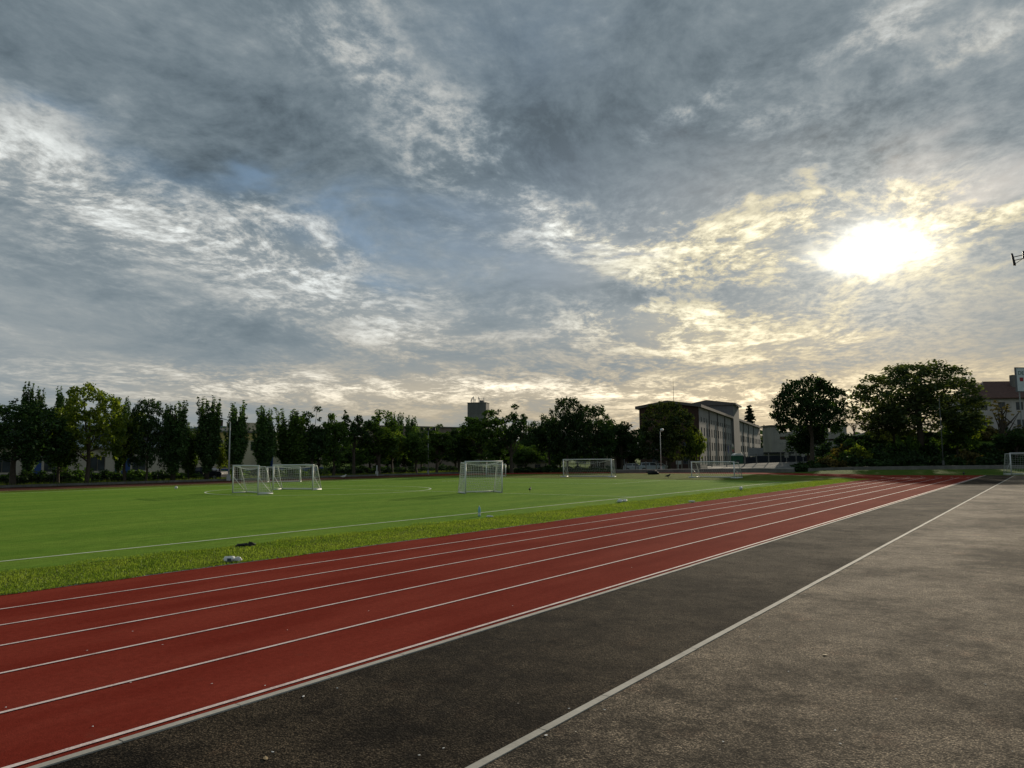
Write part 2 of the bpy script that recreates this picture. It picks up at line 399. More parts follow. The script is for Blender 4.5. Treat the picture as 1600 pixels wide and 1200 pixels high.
# ================================================================== THE GROUND
def sst(x, a, b):
    x = min(1, max(0, (x - a) / (b - a))); return x * x * (3 - 2 * x)
def gz(X, Y):
    lat = X * LAT.x + Y * LAT.y; dep = X * HEAD.x + Y * HEAD.y
    h = -0.03
    low = sst(dep, 98, 128) * (1 - sst(lat / max(dep, 1), .36, .44)) * sst(lat, -34, -14)
    h -= 0.55 * low
    edge = 101 - 0.10 * max(0, lat - 45)
    bank = sst(dep, edge, edge + 40) * sst(lat / max(dep, 1), 0.39, 0.47)
    h += 5.6 * bank + 0.30 * sst(dep, 88, 96) * sst(lat / max(dep, 1), 0.385, 0.42)
    return h
def grid_ground():
    def steps(a, b, mid):
        out = []
        x = a
        while x < b:
            out.append(x); d = abs(x - mid[0]) if x < mid[0] else abs(x - mid[1]) if x > mid[1] else 0
            x += 2.5 + d * 0.12
        return out + [b]
    xs = steps(-1500, 1500, (-130, 90)); ys = steps(-700, 2500, (-5, 200))
    V = [(x, y, gz(x, y)) for y in ys for x in xs]; nx = len(xs)
    Fc = [(j * nx + i, j * nx + i + 1, (j + 1) * nx + i + 1, (j + 1) * nx + i) for j in range(len(ys) - 1) for i in range(nx - 1)]
    me = fast('ground', V, Fc); me.polygons.foreach_set('use_smooth', [True] * len(me.polygons))
    return struct(link('ground', me, mat=EARTH))
grid_ground()

X_OUT = gp(900, 934).x                         # outer white line
X_K2 = 0.5 * (gp(740, 1200).x + gp(1295, 900).x)      # kerb between the two asphalts
X_IN = 0.5 * (gp(0, 931).x + gp(600, 849.5).x)        # inner edge of the track
X_TOUCH = 0.5 * (gp(0, 875).x + gp(1000, 777.5).x)
X_TURF = 0.5 * (gp(0, 890).x + gp(400, 855).x)
Y_END, Y_FAR, Y_BACK = 67.0, 91.5, -45.0
RIN = 24.0; CX = X_IN - RIN; TW = X_IN - X_OUT; TW = abs(TW) + 0.14
X_TR = X_OUT + 0.11                            # where the red rubber stops
print('track', X_IN, X_OUT, X_K2, X_TOUCH, X_TURF)

def sheet(name, poly, z, mat, parent=None):
    m = MB(); m.quad(*[(x, y, z) for x, y in poly]); return m.build(name, mat, parent)
# asphalt sheets
struct(sheet('asphalt_yard', [(X_K2 + 0.02, Y_BACK), (40, Y_BACK), (40, 60), (30, Y_FAR + 1), (X_K2 + 0.02, Y_FAR + 1)], 0.0, ASPH_R))
struct(sheet('asphalt_path', [(X_TR + 0.06, Y_BACK), (X_K2 - 0.02, Y_BACK), (X_K2 - 0.02, Y_FAR + 1), (X_TR + 0.06, Y_FAR + 1)], -0.004, ASPH_D))
# red rubber: straight + bend + far straight as one oval band
def band(r0, r1, n=64):
    pts = []
    for i in range(n + 1):
        a = math.pi * i / n; pts.append((a, r0, r1))
    V, Fc = [], []
    def add(x0, y0, x1, y1): V.append((x0, y0)); V.append((x1, y1))
    add(CX + r0, Y_BACK, CX + r1, Y_BACK)
    for a, p, q in pts: add(CX + p * math.cos(a), Y_END + p * math.sin(a), CX + q * math.cos(a), Y_END + q * math.sin(a))
    add(CX - r0, Y_BACK, CX - r1, Y_BACK)
    for i in range(len(V) // 2 - 1): Fc.append((2 * i, 2 * i + 1, 2 * i + 3, 2 * i + 2))
    return V, Fc
def band_obj(name, r0, r1, z, mat):
    V, Fc = band(r0, r1); m = MB(); m.v = [(x, y, z) for x, y in V]; m.f = Fc
    return m.build(name, mat)
ROUT = X_TR - CX
tr = band_obj('running_track', RIN, ROUT, 0.0, TRACK); struct(tr)
struct(sheet('track_runout', [(X_IN - 0.2, Y_END - 2), (X_TR, Y_END - 2), (X_TR, Y_FAR), (X_IN - 0.6, Y_FAR - 2)], 0.004, TRACK))
SHADE_BROWN = plain('shaded_dirty_rubber', (0.085, 0.035, 0.024), 1.0, .35, .8, spec=.02)  # same track: shade and dirt of the far straight put into a darker brown
struct(sheet('far_straight_shade', [(CX - ROUT + .01, Y_BACK), (CX - RIN - .01, Y_BACK), (CX - RIN - .01, Y_END + 4), (CX - ROUT + .01, Y_END + 4)], 0.004, SHADE_BROWN))
# lane lines
ys = [952.5, 977.5, 1009.5, 1053, 1115]
lanes = [gp(0, y).x for y in ys] 
print('lanes', lanes)
lm = MB()
def lane_line(x, w, yend=None, bend=True):
    h = w / 2
    if bend:
        V, Fc = band(x - CX - h, x - CX + h); n = len(lm.v)
        lm.v += [(a, b, 0.008) for a, b in V]; lm.f += [tuple(n + i for i in q) for q in Fc]
    else:
        lm.quad((x - h, Y_BACK, 0.008), (x + h, Y_BACK, 0.008), (x + h, yend, 0.008), (x - h, yend, 0.008))
for i, x in enumerate(lanes): lane_line(x, 0.048, 79.0 + 0.6 * i, False)
lane_line(X_OUT, 0.055, 88, False)
lm.quad((lanes[0] - 1.2, 78.9, 0.008), (X_OUT, 78.9, 0.008), (X_OUT, 78.98, 0.008), (lanes[0] - 1.2, 78.98, 0.008))
for i, x in enumerate([X_IN - 1] + lanes):          # small start marks on the run-out
    lm.quad((x + .5, 82.5, 0.0085), (x + .75, 82.5, 0.0085), (x + .75, 82.9, 0.0085), (x + .5, 82.9, 0.0085))
struct(lm.build('track_lines', LINE))
# kerbs: flush concrete strips made of one metre stones with open joints
def kerb(name, x0, x1, z0, z1, y0, y1, L=1.0, mat=CONC, seed=1):
    rnd = random.Random(seed); m = MB(); y = y0
    while y < y1:
        dxx = rnd.uniform(-0.003, 0.003); dzz = rnd.uniform(-0.0015, 0.0015)
        m.box(x0 + dxx, x1 + dxx, y + 0.004, y + L - 0.006, z0, z1 + dzz); y += L
    return struct(m.build(name, mat))
kerb('kerb', X_TR, X_TR + 0.075, -0.1, 0.008, Y_BACK, Y_FAR, seed=2)
kerb('kerb', X_K2 - 0.04, X_K2 + 0.035, -0.1, 0.008, Y_BACK, Y_FAR, seed=3)
V, Fc = band(RIN - 0.06, RIN); m = MB()
n = len(V); m.v = [(x, y, 0.006) for x, y in V] + [(x, y, -0.1) for x, y in V]
m.f = list(Fc) + [(2 * i + 1, 2 * i + 3, n + 2 * i + 3, n + 2 * i + 1) for i in range(n // 2 - 1)]
struct(m.build('kerb', CONC))
# natural grass inside the bend and beside the turf
def infield():
    m = MB(); pts = []
    r = RIN - 0.06
    for i in range(65):
        a = math.pi * i / 64; pts.append((CX + r * math.cos(a), Y_END + r * math.sin(a)))
    pts = [(CX + r, Y_BACK)] + pts + [(CX - r, Y_BACK)]
    m.quad(*[(x, y, 0.004) for x, y in pts]); return struct(m.build('infield_grass', STRIP))
infield()
# artificial pitch
X_TF = 2 * CX - X_TURF + 1.0
Y_GOAL = 62.2
struct(sheet('pitch', [(X_TF, Y_BACK + 5), (X_TURF, Y_BACK + 5), (X_TURF, Y_GOAL + 3.0), (X_TF, Y_GOAL + 3.0)], 0.012, TURF))
pl = MB(); Z = 0.017
def seg(a, b, w=0.10):
    a = Vector(a + (0,)); b = Vector(b + (0,)); d = (b - a).normalized(); n_ = Vector((-d.y, d.x, 0)) * w / 2
    pl.quad(*[(q.x, q.y, Z) for q in (a - n_, b - n_, b + n_, a + n_)])
X_TF2 = X_TF + (X_TURF - X_TOUCH)
CCx, CCy, CR = -41.0, 34.3, 7.4
seg((X_TOUCH, Y_BACK + 8), (X_TOUCH, Y_GOAL)); seg((X_TF2, Y_BACK + 8), (X_TF2, Y_GOAL)); seg((X_TF2, Y_GOAL), (X_TOUCH, Y_GOAL))
seg((X_TF2, 36.3), (X_TOUCH, 36.3), 0.08)
for i in range(72):
    a, b = 2 * math.pi * i / 72, 2 * math.pi * (i + 1) / 72
    pl.quad(*[(CCx + q * math.cos(t_), CCy + q * math.sin(t_), Z + 0.0006) for q, t_ in ((CR, a), (CR + .11, a), (CR + .11, b), (CR, b))])
for a, b in (((CX - 9, Y_GOAL), (CX - 9, Y_GOAL - 9)), ((CX - 9, Y_GOAL - 9), (CX + 9, Y_GOAL - 9)), ((CX + 9, Y_GOAL - 9), (CX + 9, Y_GOAL))): seg(a, b, 0.09)
struct(pl.build('pitch_lines', TLINE))

# ---- real grass blades on the verge strip (thousands: stuff)
def blades(name, label, area_fn, n, hmin, hmax, wid, mat, seed, z0=0.004):
    r = np.random.default_rng(seed); x, y = area_fn(r, n); n = len(x)
    patch = 0.65 + 0.35 * np.sin(x * 1.7 + 2 * np.sin(y * 0.9)) * np.sin(y * 1.1 + 1.3 * np.sin(x * 2.1))
    h = r.uniform(hmin, hmax, n) * (0.35 + 0.85 * patch); a = r.uniform(0, 2 * np.pi, n); le = r.uniform(0, 0.7, n) * h; la = r.uniform(0, 2 * np.pi, n)
    w = r.uniform(0.6, 1.4, n) * wid
    V = np.zeros((n, 3, 3)); V[:, 0, 0] = x - w * np.cos(a); V[:, 0, 1] = y - w * np.sin(a); V[:, 1, 0] = x + w * np.cos(a); V[:, 1, 1] = y + w * np.sin(a)
    V[:, 2, 0] = x + le * np.cos(la); V[:, 2, 1] = y + le * np.sin(la); V[:, :, 2] = z0; V[:, 2, 2] = z0 + h
    me = fast(name, V.reshape(-1, 3), np.arange(n * 3).reshape(n, 3))
    return tag(link(name, me, mat=mat), label, 'grass', kind='stuff')
def strip_area(r, n):
    u = r.uniform(0, 1, n); y = 2.0 + 72 * u ** 1.9
    wob = 0.12 * np.sin(y * 1.3) + 0.08 * np.sin(y * 3.7 + 1)
    x = r.uniform(0, 1, n) * (X_IN - 0.03 - (X_TURF + 0.05)) + X_TURF + 0.05
    x = np.where(r.uniform(0, 1, n) < 0.14, X_TURF + 1.6 * wob - 0.10 + r.uniform(-.12, .3, n), x)
    x = np.where(r.uniform(0, 1, n) < 0.07, X_IN - 0.07 + 0.5 * wob * (wob > 0) + r.uniform(-.07, .07, n), x)
    return x, y
blades('grass', 'rough yellow-green grass strip between the artificial pitch and the red track', strip_area, 180000, 0.02, 0.052, 0.008, LEAF['grass'], 5)
def verge_area(r, n):
    X = r.uniform(-78, 2 * CX - X_OUT - 0.6, n); Y = r.uniform(0, 130, n); return X, Y
blades('grass', 'unmown dark green verge grass under the row of trees beyond the far straight', verge_area, 60000, 0.12, 0.45, 0.03, LEAF['weed'], 6, -0.03)

# ================================================================== TREES
def leafmesh(name, C, Rr, per, size, seed, flat=0.85, mat=None):
    """leaf faces scattered in ellipsoidal clumps: C (k,3) centres, Rr (k,) radii"""
    r = np.random.default_rng(seed); C = np.asarray(C, float); Rr = np.asarray(Rr, float)
    cnt = np.maximum(3, (per * (Rr / Rr.mean()) ** 2)).astype(int); idx = np.repeat(np.arange(len(C)), cnt); n = len(idx)
    d = r.normal(size=(n, 3)); d /= np.linalg.norm(d, axis=1)[:, None]
    rad = Rr[idx] * r.uniform(0.15, 1, n) ** 0.6 * r.choice([1, 1, 1, 1.25], n)
    p = C[idx] + d * rad[:, None] * np.array([1, 1, flat])
    nn = d * 0.6 + r.normal(size=(n, 3)) * 0.7 + np.array([0, 0, 0.3]); nn /= np.linalg.norm(nn, axis=1)[:, None]
    t = np.cross(nn, r.normal(size=(n, 3))); t /= np.linalg.norm(t, axis=1)[:, None]; b = np.cross(nn, t)
    s = size * r.uniform(0.55, 1.35, n); a = s[:, None] * t; b = b * (s * r.uniform(0.45, 0.8, n))[:, None]
    V = np.stack([p - a, p - b * 0.9 + a * .1, p + a, p + b + a * .1], 1).reshape(-1, 3)
    me = fast(name, V, np.arange(n * 4).reshape(n, 4)); me.materials.append(mat); return me

def round_tree(h, cr, z0, seed, leaf, clumps=55, per=75, size=0.20, airy=0.0, lean=0.0, lobes=None, shell=False):
    """trunk, limbs, crown for a broadleaf of height h, crown radius cr, crown from z0"""
    r = random.Random(seed); C, RR = [], []; cz = (h + z0) / 2; hz_ = (h - z0) / 2
    sub = lobes or [(.45 * math.cos(k_ * 2.4), .45 * math.sin(k_ * 2.4), r.uniform(-.45, .4), r.uniform(.42, .6)) for k_ in range(7)] + [(0, 0, .25, .72), (0, 0, -.2, .6)]
    while len(C) < clumps:
        if shell:
            v = Vector((r.gauss(0, 1), r.gauss(0, 1), r.gauss(0, 1))).normalized()
            if v.z < -0.62: continue
            bump_ = 0.94 + 0.06 * math.sin(5 * math.atan2(v.y, v.x) + 3 * v.z + seed) * math.cos(4 * v.z + seed)
            p = v * bump_ * (r.uniform(0.84, 0.97) if r.random() < 0.62 else r.uniform(0.25, 0.85))
            C.append((p.x * cr, p.y * cr, z0 + (h - z0) * (0.42 + 0.58 * p.z if p.z > 0 else 0.42 + 0.62 * p.z))); RR.append(r.uniform(0.065, 0.135) * cr)
            continue
        sx, sy, sz, sr = r.choice(sub)
        v = Vector((r.gauss(0, 1), r.gauss(0, 1), r.gauss(0, 1))).normalized() * sr * r.uniform(0.3, 0.95)
        p = Vector((sx, sy, sz)) + v
        if p.length > 0.97 or (p.z < -0.85): continue
        C.append((p.x * cr + lean * p.z, p.y * cr, cz + p.z * hz_)); RR.append(r.uniform(0.10, 0.23) * cr * (1 - 0.3 * airy))
    crown = leafmesh('crown', C, RR, per, size, seed, 0.8, leaf)
    t = MB(); tr_ = 0.016 * h + 0.08
    top = Vector((lean * .3, 0, z0 + hz_ * 1.1)); bend = Vector((r.uniform(-.2, .2), r.uniform(-.2, .2), z0 * 0.9))
    t.tube([(0, 0, -0.3), (0, 0, 0.2), bend, (bend + top) / 2, top], [tr_ * 1.5, tr_ * 1.1, tr_ * 0.85, tr_ * 0.6, tr_ * 0.2], 8)
    for i in range(9 + int(airy * 8)):
        c = Vector(r.choice(C)); s = bend.lerp(top, r.uniform(0.0, 0.8)); mid = s.lerp(c, 0.5) + Vector((0, 0, -0.08 * cr))
        t.tube([s, mid, c], [tr_ * 0.38, tr_ * 0.22, tr_ * 0.07], 5, False)
    return crown, t

def poplar(h, cr, z0, seed, leaf, n=22, per=52, size=0.125):
    """upright poplar: steep rods of foliage ending in separate pointed tips"""
    r = random.Random(seed); C, RR = [], []; t = MB(); tr_ = 0.012 * h + 0.06
    t.tube([(0, 0, -.3), (0, 0, h * .35), (0.05, 0, h * .8)], [tr_ * 1.4, tr_, tr_ * .3], 7)
    for i in range(n):
        a = 2 * math.pi * i / n * 2.4 + r.uniform(-.3, .3); k = (i / n)
        zs = z0 + (h - z0) * (0.02 + 0.5 * k * k + r.uniform(0, .08)); ro = cr * r.uniform(0.45, 1.0) * (1 - 0.25 * k)
        ze = min(h, zs + (h - z0) * r.uniform(0.42, 0.62)); 
        if k > .65: ze = h * r.uniform(0.88, 1.0)
        p0 = Vector((0, 0, zs)); p2 = Vector((math.cos(a) * ro, math.sin(a) * ro, ze)); p1 = Vector((math.cos(a) * ro * .75, math.sin(a) * ro * .75, zs + (ze - zs) * .45))
        t.tube([p0, p1, p2], [tr_ * .35, tr_ * .2, 0.015], 4, False)
        steps = max(5, int((ze - zs) / 0.26))
        for s in range(steps + 1):
            u = s / steps; q = p0.lerp(p1, u * 2) if u < .5 else p1.lerp(p2, u * 2 - 1)
            C.append((q.x + r.uniform(-.1, .1), q.y + r.uniform(-.1, .1), q.z)); RR.append(0.52 * cr * (0.26 + 0.74 * math.sin(min(1, (1 - u) * 1.25) * math.pi / 2)) * r.uniform(.6, 1.1) * 0.62)
    return leafmesh('crown', C, RR, per * 0.75, size, seed, 1.0, leaf), t

def conifer(h, cr, seed, leaf):
    r = random.Random(seed); C, RR = [], []; t = MB(); t.tube([(0, 0, -.3), (0, 0, h)], [0.22, 0.03], 7)
    k = 0
    z = h * 0.15
    while z < h * 0.98:
        rad = cr * (1 - (z / h)) ** 0.85 + 0.15; nb = 7
        for i in range(nb):
            a = 2 * math.pi * (i / nb) + k * 0.7 + r.uniform(-.2, .2); e = rad * r.uniform(.55, 1.1); z = z + r.uniform(-.12, .12)
            t.tube([(0, 0, z), (math.cos(a) * e, math.sin(a) * e, z - e * 0.22)], [0.06, 0.015], 4, False)
            for s in range(1, 5):
                u = s / 4; C.append((math.cos(a) * e * u, math.sin(a) * e * u, z - e * .22 * u)); RR.append(0.16 + 0.16 * (1 - u) * rad)
        z += h * 0.034; k += 1
    return leafmesh('crown', C, RR, 22, 0.16, seed, 0.5, leaf), t

def shrub_mesh(w, d, h, seed, leaf, per=60, size=0.13, n=26):
    r = random.Random(seed); C, RR = [], []
    for i in range(n):
        a = r.uniform(0, 2 * math.pi); q = math.sqrt(r.uniform(0, 1)); hh = h * (1 - 0.55 * q * q) * r.uniform(.6, 1)
        for u in ([0.3, 0.8] if h > 1.2 else [.6]): C.append((math.cos(a) * q * w, math.sin(a) * q * d, hh * u)); RR.append(r.uniform(.2, .36) * min(w, h) * .8)
    st = MB()
    for i in range(7):
        c = r.choice(C); st.tube([(c[0] * .2, c[1] * .2, -.3), (c[0] * .7, c[1] * .7, c[2] * .6), c], [.04, .03, .01], 4, False)
    return leafmesh('foliage', C, RR, per, size, seed, 0.8, leaf), st

def place_tree(name, label, cat, crown_trunk, loc, rz, s=(1, 1, 1), group=None, second='trunk', first='crown'):
    crown, tm = crown_trunk
    e = thing(name, label, cat, loc, rz, group)
    e.scale = s
    if isinstance(tm, MB):
        tm_o = tm.build(second, BARK, e, smooth=True); me = tm_o.data
    else: link(second, tm, e); me = tm
    link(first, crown, e)
    return (crown, me)

# a family of prototype meshes, reused at other sizes
PROTO = {}
def proto(kind, var):
    key = (kind, var)
    if key not in PROTO:
        sd = 100 + var * 17 + sum(map(ord, kind))
        if kind == 'poplar': PROTO[key] = poplar(10, 1.5, 0.9, sd, LEAF['poplar'], 30)
        elif kind == 'poplar_lime': PROTO[key] = poplar(10, 1.7, 0.8, sd, LEAF['mid'], 30)
        elif kind == 'dark': PROTO[key] = round_tree(10, 4.0, 1.7, sd, LEAF['dark'], 150, 60, 0.17)
        elif kind == 'mid': PROTO[key] = round_tree(10, 4.0, 1.5, sd, LEAF['mid'], 150, 55, 0.17)
        elif kind == 'lime': PROTO[key] = round_tree(10, 4.0, 1.8, sd, LEAF['lime'], 120, 48, 0.17, airy=.6)
        elif kind == 'oval': PROTO[key] = round_tree(10, 3.0, 1.3, sd, LEAF['dark'], 130, 55, 0.16)
        elif kind == 'ovalmid': PROTO[key] = round_tree(10, 3.0, 1.0, sd, LEAF['mid'], 130, 55, 0.16)
        elif kind == 'airy': PROTO[key] = round_tree(10, 3.2, 2.4, sd, LEAF['dark'], 70, 42, 0.16, airy=.9)
        elif kind == 'bare': PROTO[key] = round_tree(10, 2.2, 2.0, sd, LEAF['brown'], 26, 16, 0.13, airy=1.2)
        elif kind == 'dome': PROTO[key] = round_tree(10, 4.2, (2.2, 3.6, 1.2)[var], sd, LEAF['dark'], 480, 28, 0.14, shell=True)
        elif kind == 'domebank': PROTO[key] = round_tree(10, 4.2, 2.2, sd, LEAF['bank'], 760, 24, 0.125, shell=True)
        elif kind == 'domemid': PROTO[key] = round_tree(10, 4.2, 1.0, sd, LEAF['mid2'], 420, 34, 0.15, shell=True)
        elif kind == 'domelime': PROTO[key] = round_tree(10, 3.8, 2.0, sd, LEAF['lime'], 300, 26, 0.15, shell=True, airy=.3)
        elif kind == 'conifer': PROTO[key] = conifer(10, 2.9, sd, LEAF['conifer'])
        cr_ = PROTO[key][0]; co = np.empty(len(cr_.vertices) * 3, np.float32); cr_.vertices.foreach_get('co', co); co = co.reshape(-1, 3)
        EXT[key] = (float(np.percentile(np.abs(co[:, :2]).max(axis=1), 96)), float(np.percentile(co[:, 2], 99.8)))
    return PROTO[key]
EXT = {}
WID = {'poplar': 1.6, 'poplar_lime': 1.8, 'dark': 4.2, 'mid': 4.2, 'lime': 4.2, 'oval': 3.2, 'ovalmid': 3.2, 'airy': 3.3, 'bare': 2.3, 'conifer': 2.9}
_cnt = {}
def tree_at(px, top, hw, kind, label, X=None, depth=None, group=None, var=None, rot=None, name=None):
    """a tree whose crown tip is at (px, top) and whose half width is hw pixels, standing at x = X or at a depth"""
    d = line_x(px, X) if depth is None else depth
    if kind == 'poplar': hw *= 0.88
    b = base(px, d); b.z = gz(b.x, b.y); H = pt(px, top, d).z - b.z; w = hw / F * d
    i = _cnt.get(kind, 0); _cnt[kind] = i + 1
    v = (i % 3) if var is None else var
    pr = proto(kind, v); sc = H / EXT[(kind, v)][1]; sw = w / EXT[(kind, v)][0]
    nm = name or ('poplar_tree' if 'poplar' in kind else 'pine_tree' if kind == 'conifer' else 'tree')
    rt = (i * 2.1 + px * 0.01) if rot is None else rot
    PROTO[(kind, v)] = place_tree(nm, label, 'tree', pr, b, rt, (sw, sw, sc), group)
ROW = 'trees lining the far side of the running track'
T = tree_at
T(22, 628, 70, 'dome', 'broad dark round tree at the left edge of the photo, thick trunk on the verge', X=-71, group=ROW, var=0)
T(44, 607, 18, 'poplar', 'poplar whose spiky tips rise behind the broad dark tree at the left edge', X=-80, group=ROW)
T(98, 612, 17, 'poplar', 'poplar half hidden behind the left side of the tall yellow-green tree', X=-78, group=ROW)
T(92, 668, 30, 'mid', 'mid green tree between the broad dark tree and the tall yellow-green tree', X=-72.5, group=ROW)
T(137, 601, 48, 'domelime', 'tallest yellow-green tree with a loose see-through crown', X=-71, group=ROW, var=0)
T(186, 625, 13, 'poplar', 'narrow poplar showing right behind the tall yellow-green tree', X=-79, group=ROW)
T(196, 641, 30, 'lime', 'smaller yellow-tinged tree right of the tall yellow-green tree', X=-72, group=ROW, var=1)
T(229, 625, 29, 'dome', 'dark oval tree overlapping the smaller yellow-tinged tree', X=-71, group=ROW, var=2)
T(271, 632, 19, 'poplar', 'spiky poplar first right of the dark oval tree', X=-71, group=ROW)
T(297, 664, 13, 'poplar_lime', 'short brighter green poplar between two taller dark poplars', X=-73, group=ROW)
T(324, 626, 18, 'poplar', 'tallest of the dark poplars, left of the street lamp by the far straight', X=-71, group=ROW)
T(345, 686, 17, 'lime', 'low yellow-green tree behind the street lamp by the far straight', X=-74, group=ROW, var=2)
T(370, 634, 16, 'poplar', 'dark poplar immediately right of the street lamp by the far straight', X=-71, group=ROW)
T(413, 640, 17, 'poplar', 'dark poplar behind the left pair of goals, clear sky on both sides', X=-71, group=ROW)
T(454, 643, 19, 'poplar_lime', 'wide bushy poplar behind the white goal with the wide mouth at left', X=-71, group=ROW)
T(487, 636, 24, 'oval', 'oval dark tree above the right post of the left pair of goals', X=-71, group=ROW)
T(521, 648, 23, 'ovalmid', 'oval green tree second right of the left pair of goals', X=-71, group=ROW)
T(553, 643, 23, 'airy', 'ragged tree with gaps in its crown, left of the widest tree mid row', X=-71, group=ROW)
T(592, 642, 30, 'ovalmid', 'wide full green tree in the middle of the far row', X=-71, group=ROW)
T(620, 648, 11, 'poplar', 'small poplar tip rising behind the wide full tree in mid row', X=-84, group=ROW)
T(642, 654, 11, 'poplar', 'thin poplar tip just left of the tall lamp mast in mid row', X=-84, group=ROW)
T(613, 668, 24, 'lime', 'low yellow-green tree below the two poplar tips in mid row', X=-73, group=ROW)
T(651, 668, 24, 'mid', 'rounded green tree standing left of the tall lamp mast in mid row', X=-71, group=ROW)
T(683, 664, 25, 'ovalmid', 'rounded green tree standing right of the tall lamp mast in mid row', X=-71, group=ROW)
T(718, 666, 24, 'dark', 'brownish dark tree in front of the left foot of the concrete tower', X=-71, group=ROW)
T(753, 641, 30, 'ovalmid', 'green tree covering the lower half of the concrete tower', depth=108, group=ROW)
T(799, 632, 26, 'airy', 'tall airy tree right of the concrete tower with sky showing through', depth=112, group=ROW)
T(780, 668, 25, 'dark', 'low dark tree filling the gap below the airy tree beside the tower', depth=118, group=ROW)
for px, tp, k in ((817, 668, 'narrow poplar first right of the airy tree'), (829, 664, 'middle poplar of the thin group of three right of the airy tree'), (838, 671, 'narrow poplar third right of the airy tree')):
    T(px, tp, 7, 'poplar', k, depth=150)
T(858, 650, 27, 'dark', 'dark tree with one upright tuft, left of the largest central tree', depth=120)
T(888, 622, 31, 'dome', 'large dark central tree with the highest crown right of the tower', depth=116, var=2)
T(925, 634, 36, 'dome', 'broad dark tree joined to the right side of the highest central tree', depth=120, var=2)
T(970, 657, 30, 'dark', 'lower dark tree left of the brick end of the school building', depth=124)
T(1045, 629, 44, 'domemid', 'big green tree in front of the brick gable of the school', depth=136)
T(1088, 672, 16, 'lime', 'yellowish young tree at the corner of the school building', depth=132, var=1)
T(988, 695, 16, 'brown' if False else 'bare', 'small rust-tinged tree left of the school gable', depth=146)
T(1174, 634, 15, 'conifer', 'pointed conifer behind the far wing of the school building', depth=330)
T(1201, 664, 11, 'bare', 'thin pale tree between the school and the concrete shell building', depth=190)
T(1268, 589, 51, 'dome', 'big round dark tree standing alone right of the school', depth=108, var=1)
T(1264, 660, 30, 'dark', 'low dark tree under the crown of the lone round tree', depth=112, var=2)
T(1319, 648, 14, 'bare', 'thin pale poplar right of the lone round tree', depth=175)
T(1336, 655, 9, 'bare', 'slender half-bare tree between the two large round trees', depth=150)
T(1305, 652, 9, 'bare', 'sparse treetop showing above the concrete shell building', depth=190)
T(1436, 567, 86, 'domebank', 'giant round tree on the bank, widest crown at right', depth=112, var=0)
T(1398, 632, 32, 'domebank', 'lower left side tree merging with the giant round tree on the bank', depth=116, var=0)
T(1508, 628, 30, 'lime', 'yellowish tree in front of the left wall of the red-roofed house', depth=113, var=2)
T(1496, 668, 26, 'mid', 'green tree at the right foot of the giant round tree', depth=110)
T(1571, 624, 26, 'bare', 'half-bare tree in front of the red-roofed house', depth=112)
T(1590, 672, 26, 'dark', 'dark tree at the right edge below the red-roofed house', depth=108)
# second rank behind the far row, only their mass shows between the trunks
rnd = random.Random(9)
for i, px in enumerate(range(470, 1000, 27)):
    T(px, 688 + rnd.uniform(-6, 8), 24, rnd.choice(['dark', 'mid']), 'low dark background tree filling the space between the trunks of the far row', depth=128 + rnd.uniform(0, 16) if px > 640 else line_x(px, -86), group='low background trees behind the far row')

# shrubs
SH = [shrub_mesh(1.6, 1.3, 1.5, 40 + i, LEAF[k]) for i, k in enumerate(('mid', 'dark', 'brown', 'lime', 'dark'))]
def shrub_at(px, depth, w, h, kind, label, group=None, rz=0.0, z=None):
    b = base(px, depth); b.z = gz(b.x, b.y) if z is None else z
    SH[kind] = place_tree('shrub', label, 'shrub', SH[kind], b, rz, (w / 1.6, w / 1.6, h / 1.5), group, second='stem', first='foliage')
rnd = random.Random(4)
for i, px in enumerate(range(-30, 520, 22)):
    d = line_x(px, -75.5 + rnd.uniform(-.8, .8))
    shrub_at(px, d, rnd.uniform(1.5, 2.2), rnd.uniform(1.0, 1.7), rnd.choice([0, 1, 1]), 'low green shrub under the trees beyond the far straight', 'shrubs under the far row of trees', rnd.uniform(0, 6))
for i, px in enumerate(range(530, 960, 26)):
    d = 118 if px > 640 else line_x(px, -76)
    shrub_at(px, d + rnd.uniform(-2, 2), 2.6, rnd.uniform(1.1, 1.9), 1, 'dark shrub at the foot of the middle trees', 'shrubs at the foot of the middle trees', rnd.uniform(0, 6))
# the overgrown bank at right
for row, (dd, hh) in enumerate(((104, 2.6), (110, 2.8), (118, 3.0), (127, 3.2))):
    for px in range(1262 + row * 14, 1640, 27):
        k = rnd.choice([1, 1, 1, 2, 4]); 
        shrub_at(px + rnd.uniform(-7, 7), dd + rnd.uniform(-2, 2), rnd.uniform(2.2, 3.0), hh * rnd.uniform(.5, 1.0) * (0.75 if px < 1290 else 1), k,
                 ('dense green shrub', 'dark green shrub', 'rust-brown shrub', 'x', 'dark green shrub')[k] + ' on the overgrown bank behind the concrete wall', 'shrubs covering the bank at right', rnd.uniform(0, 6))
for px, dp, w, h, k, lb in ((1340, 108, 2.0, 3.2, 3, 'yellow-leaved bush at the left end of the overgrown bank'), (1412, 112, 2.2, 4.2, 0, 'bright green bush below the giant round tree')):
    shrub_at(px, dp, w, h, k, lb)
# far wood closing the horizon
def far_wood():
    r = np.random.default_rng(77); n = 900; a = np.radians(r.uniform(-52, 58, n)); d = r.uniform(330, 400, n)
    X = d * (np.cos(a) * HEAD.x + np.sin(a) * LAT.x); Y = d * (np.cos(a) * HEAD.y + np.sin(a) * LAT.y)
    z = r.uniform(0.5, 9.5, n) + 2 * np.sin(a * 20)
    me = leafmesh('far_wood', np.stack([X, Y, z], 1), r.uniform(2.5, 4.5, n), 34, 1.3, 78, 0.8, LEAF['dark'])
    tag(link('far_wood', me), 'dark band of distant woodland low on the horizon', 'woodland', kind='stuff')
far_wood()

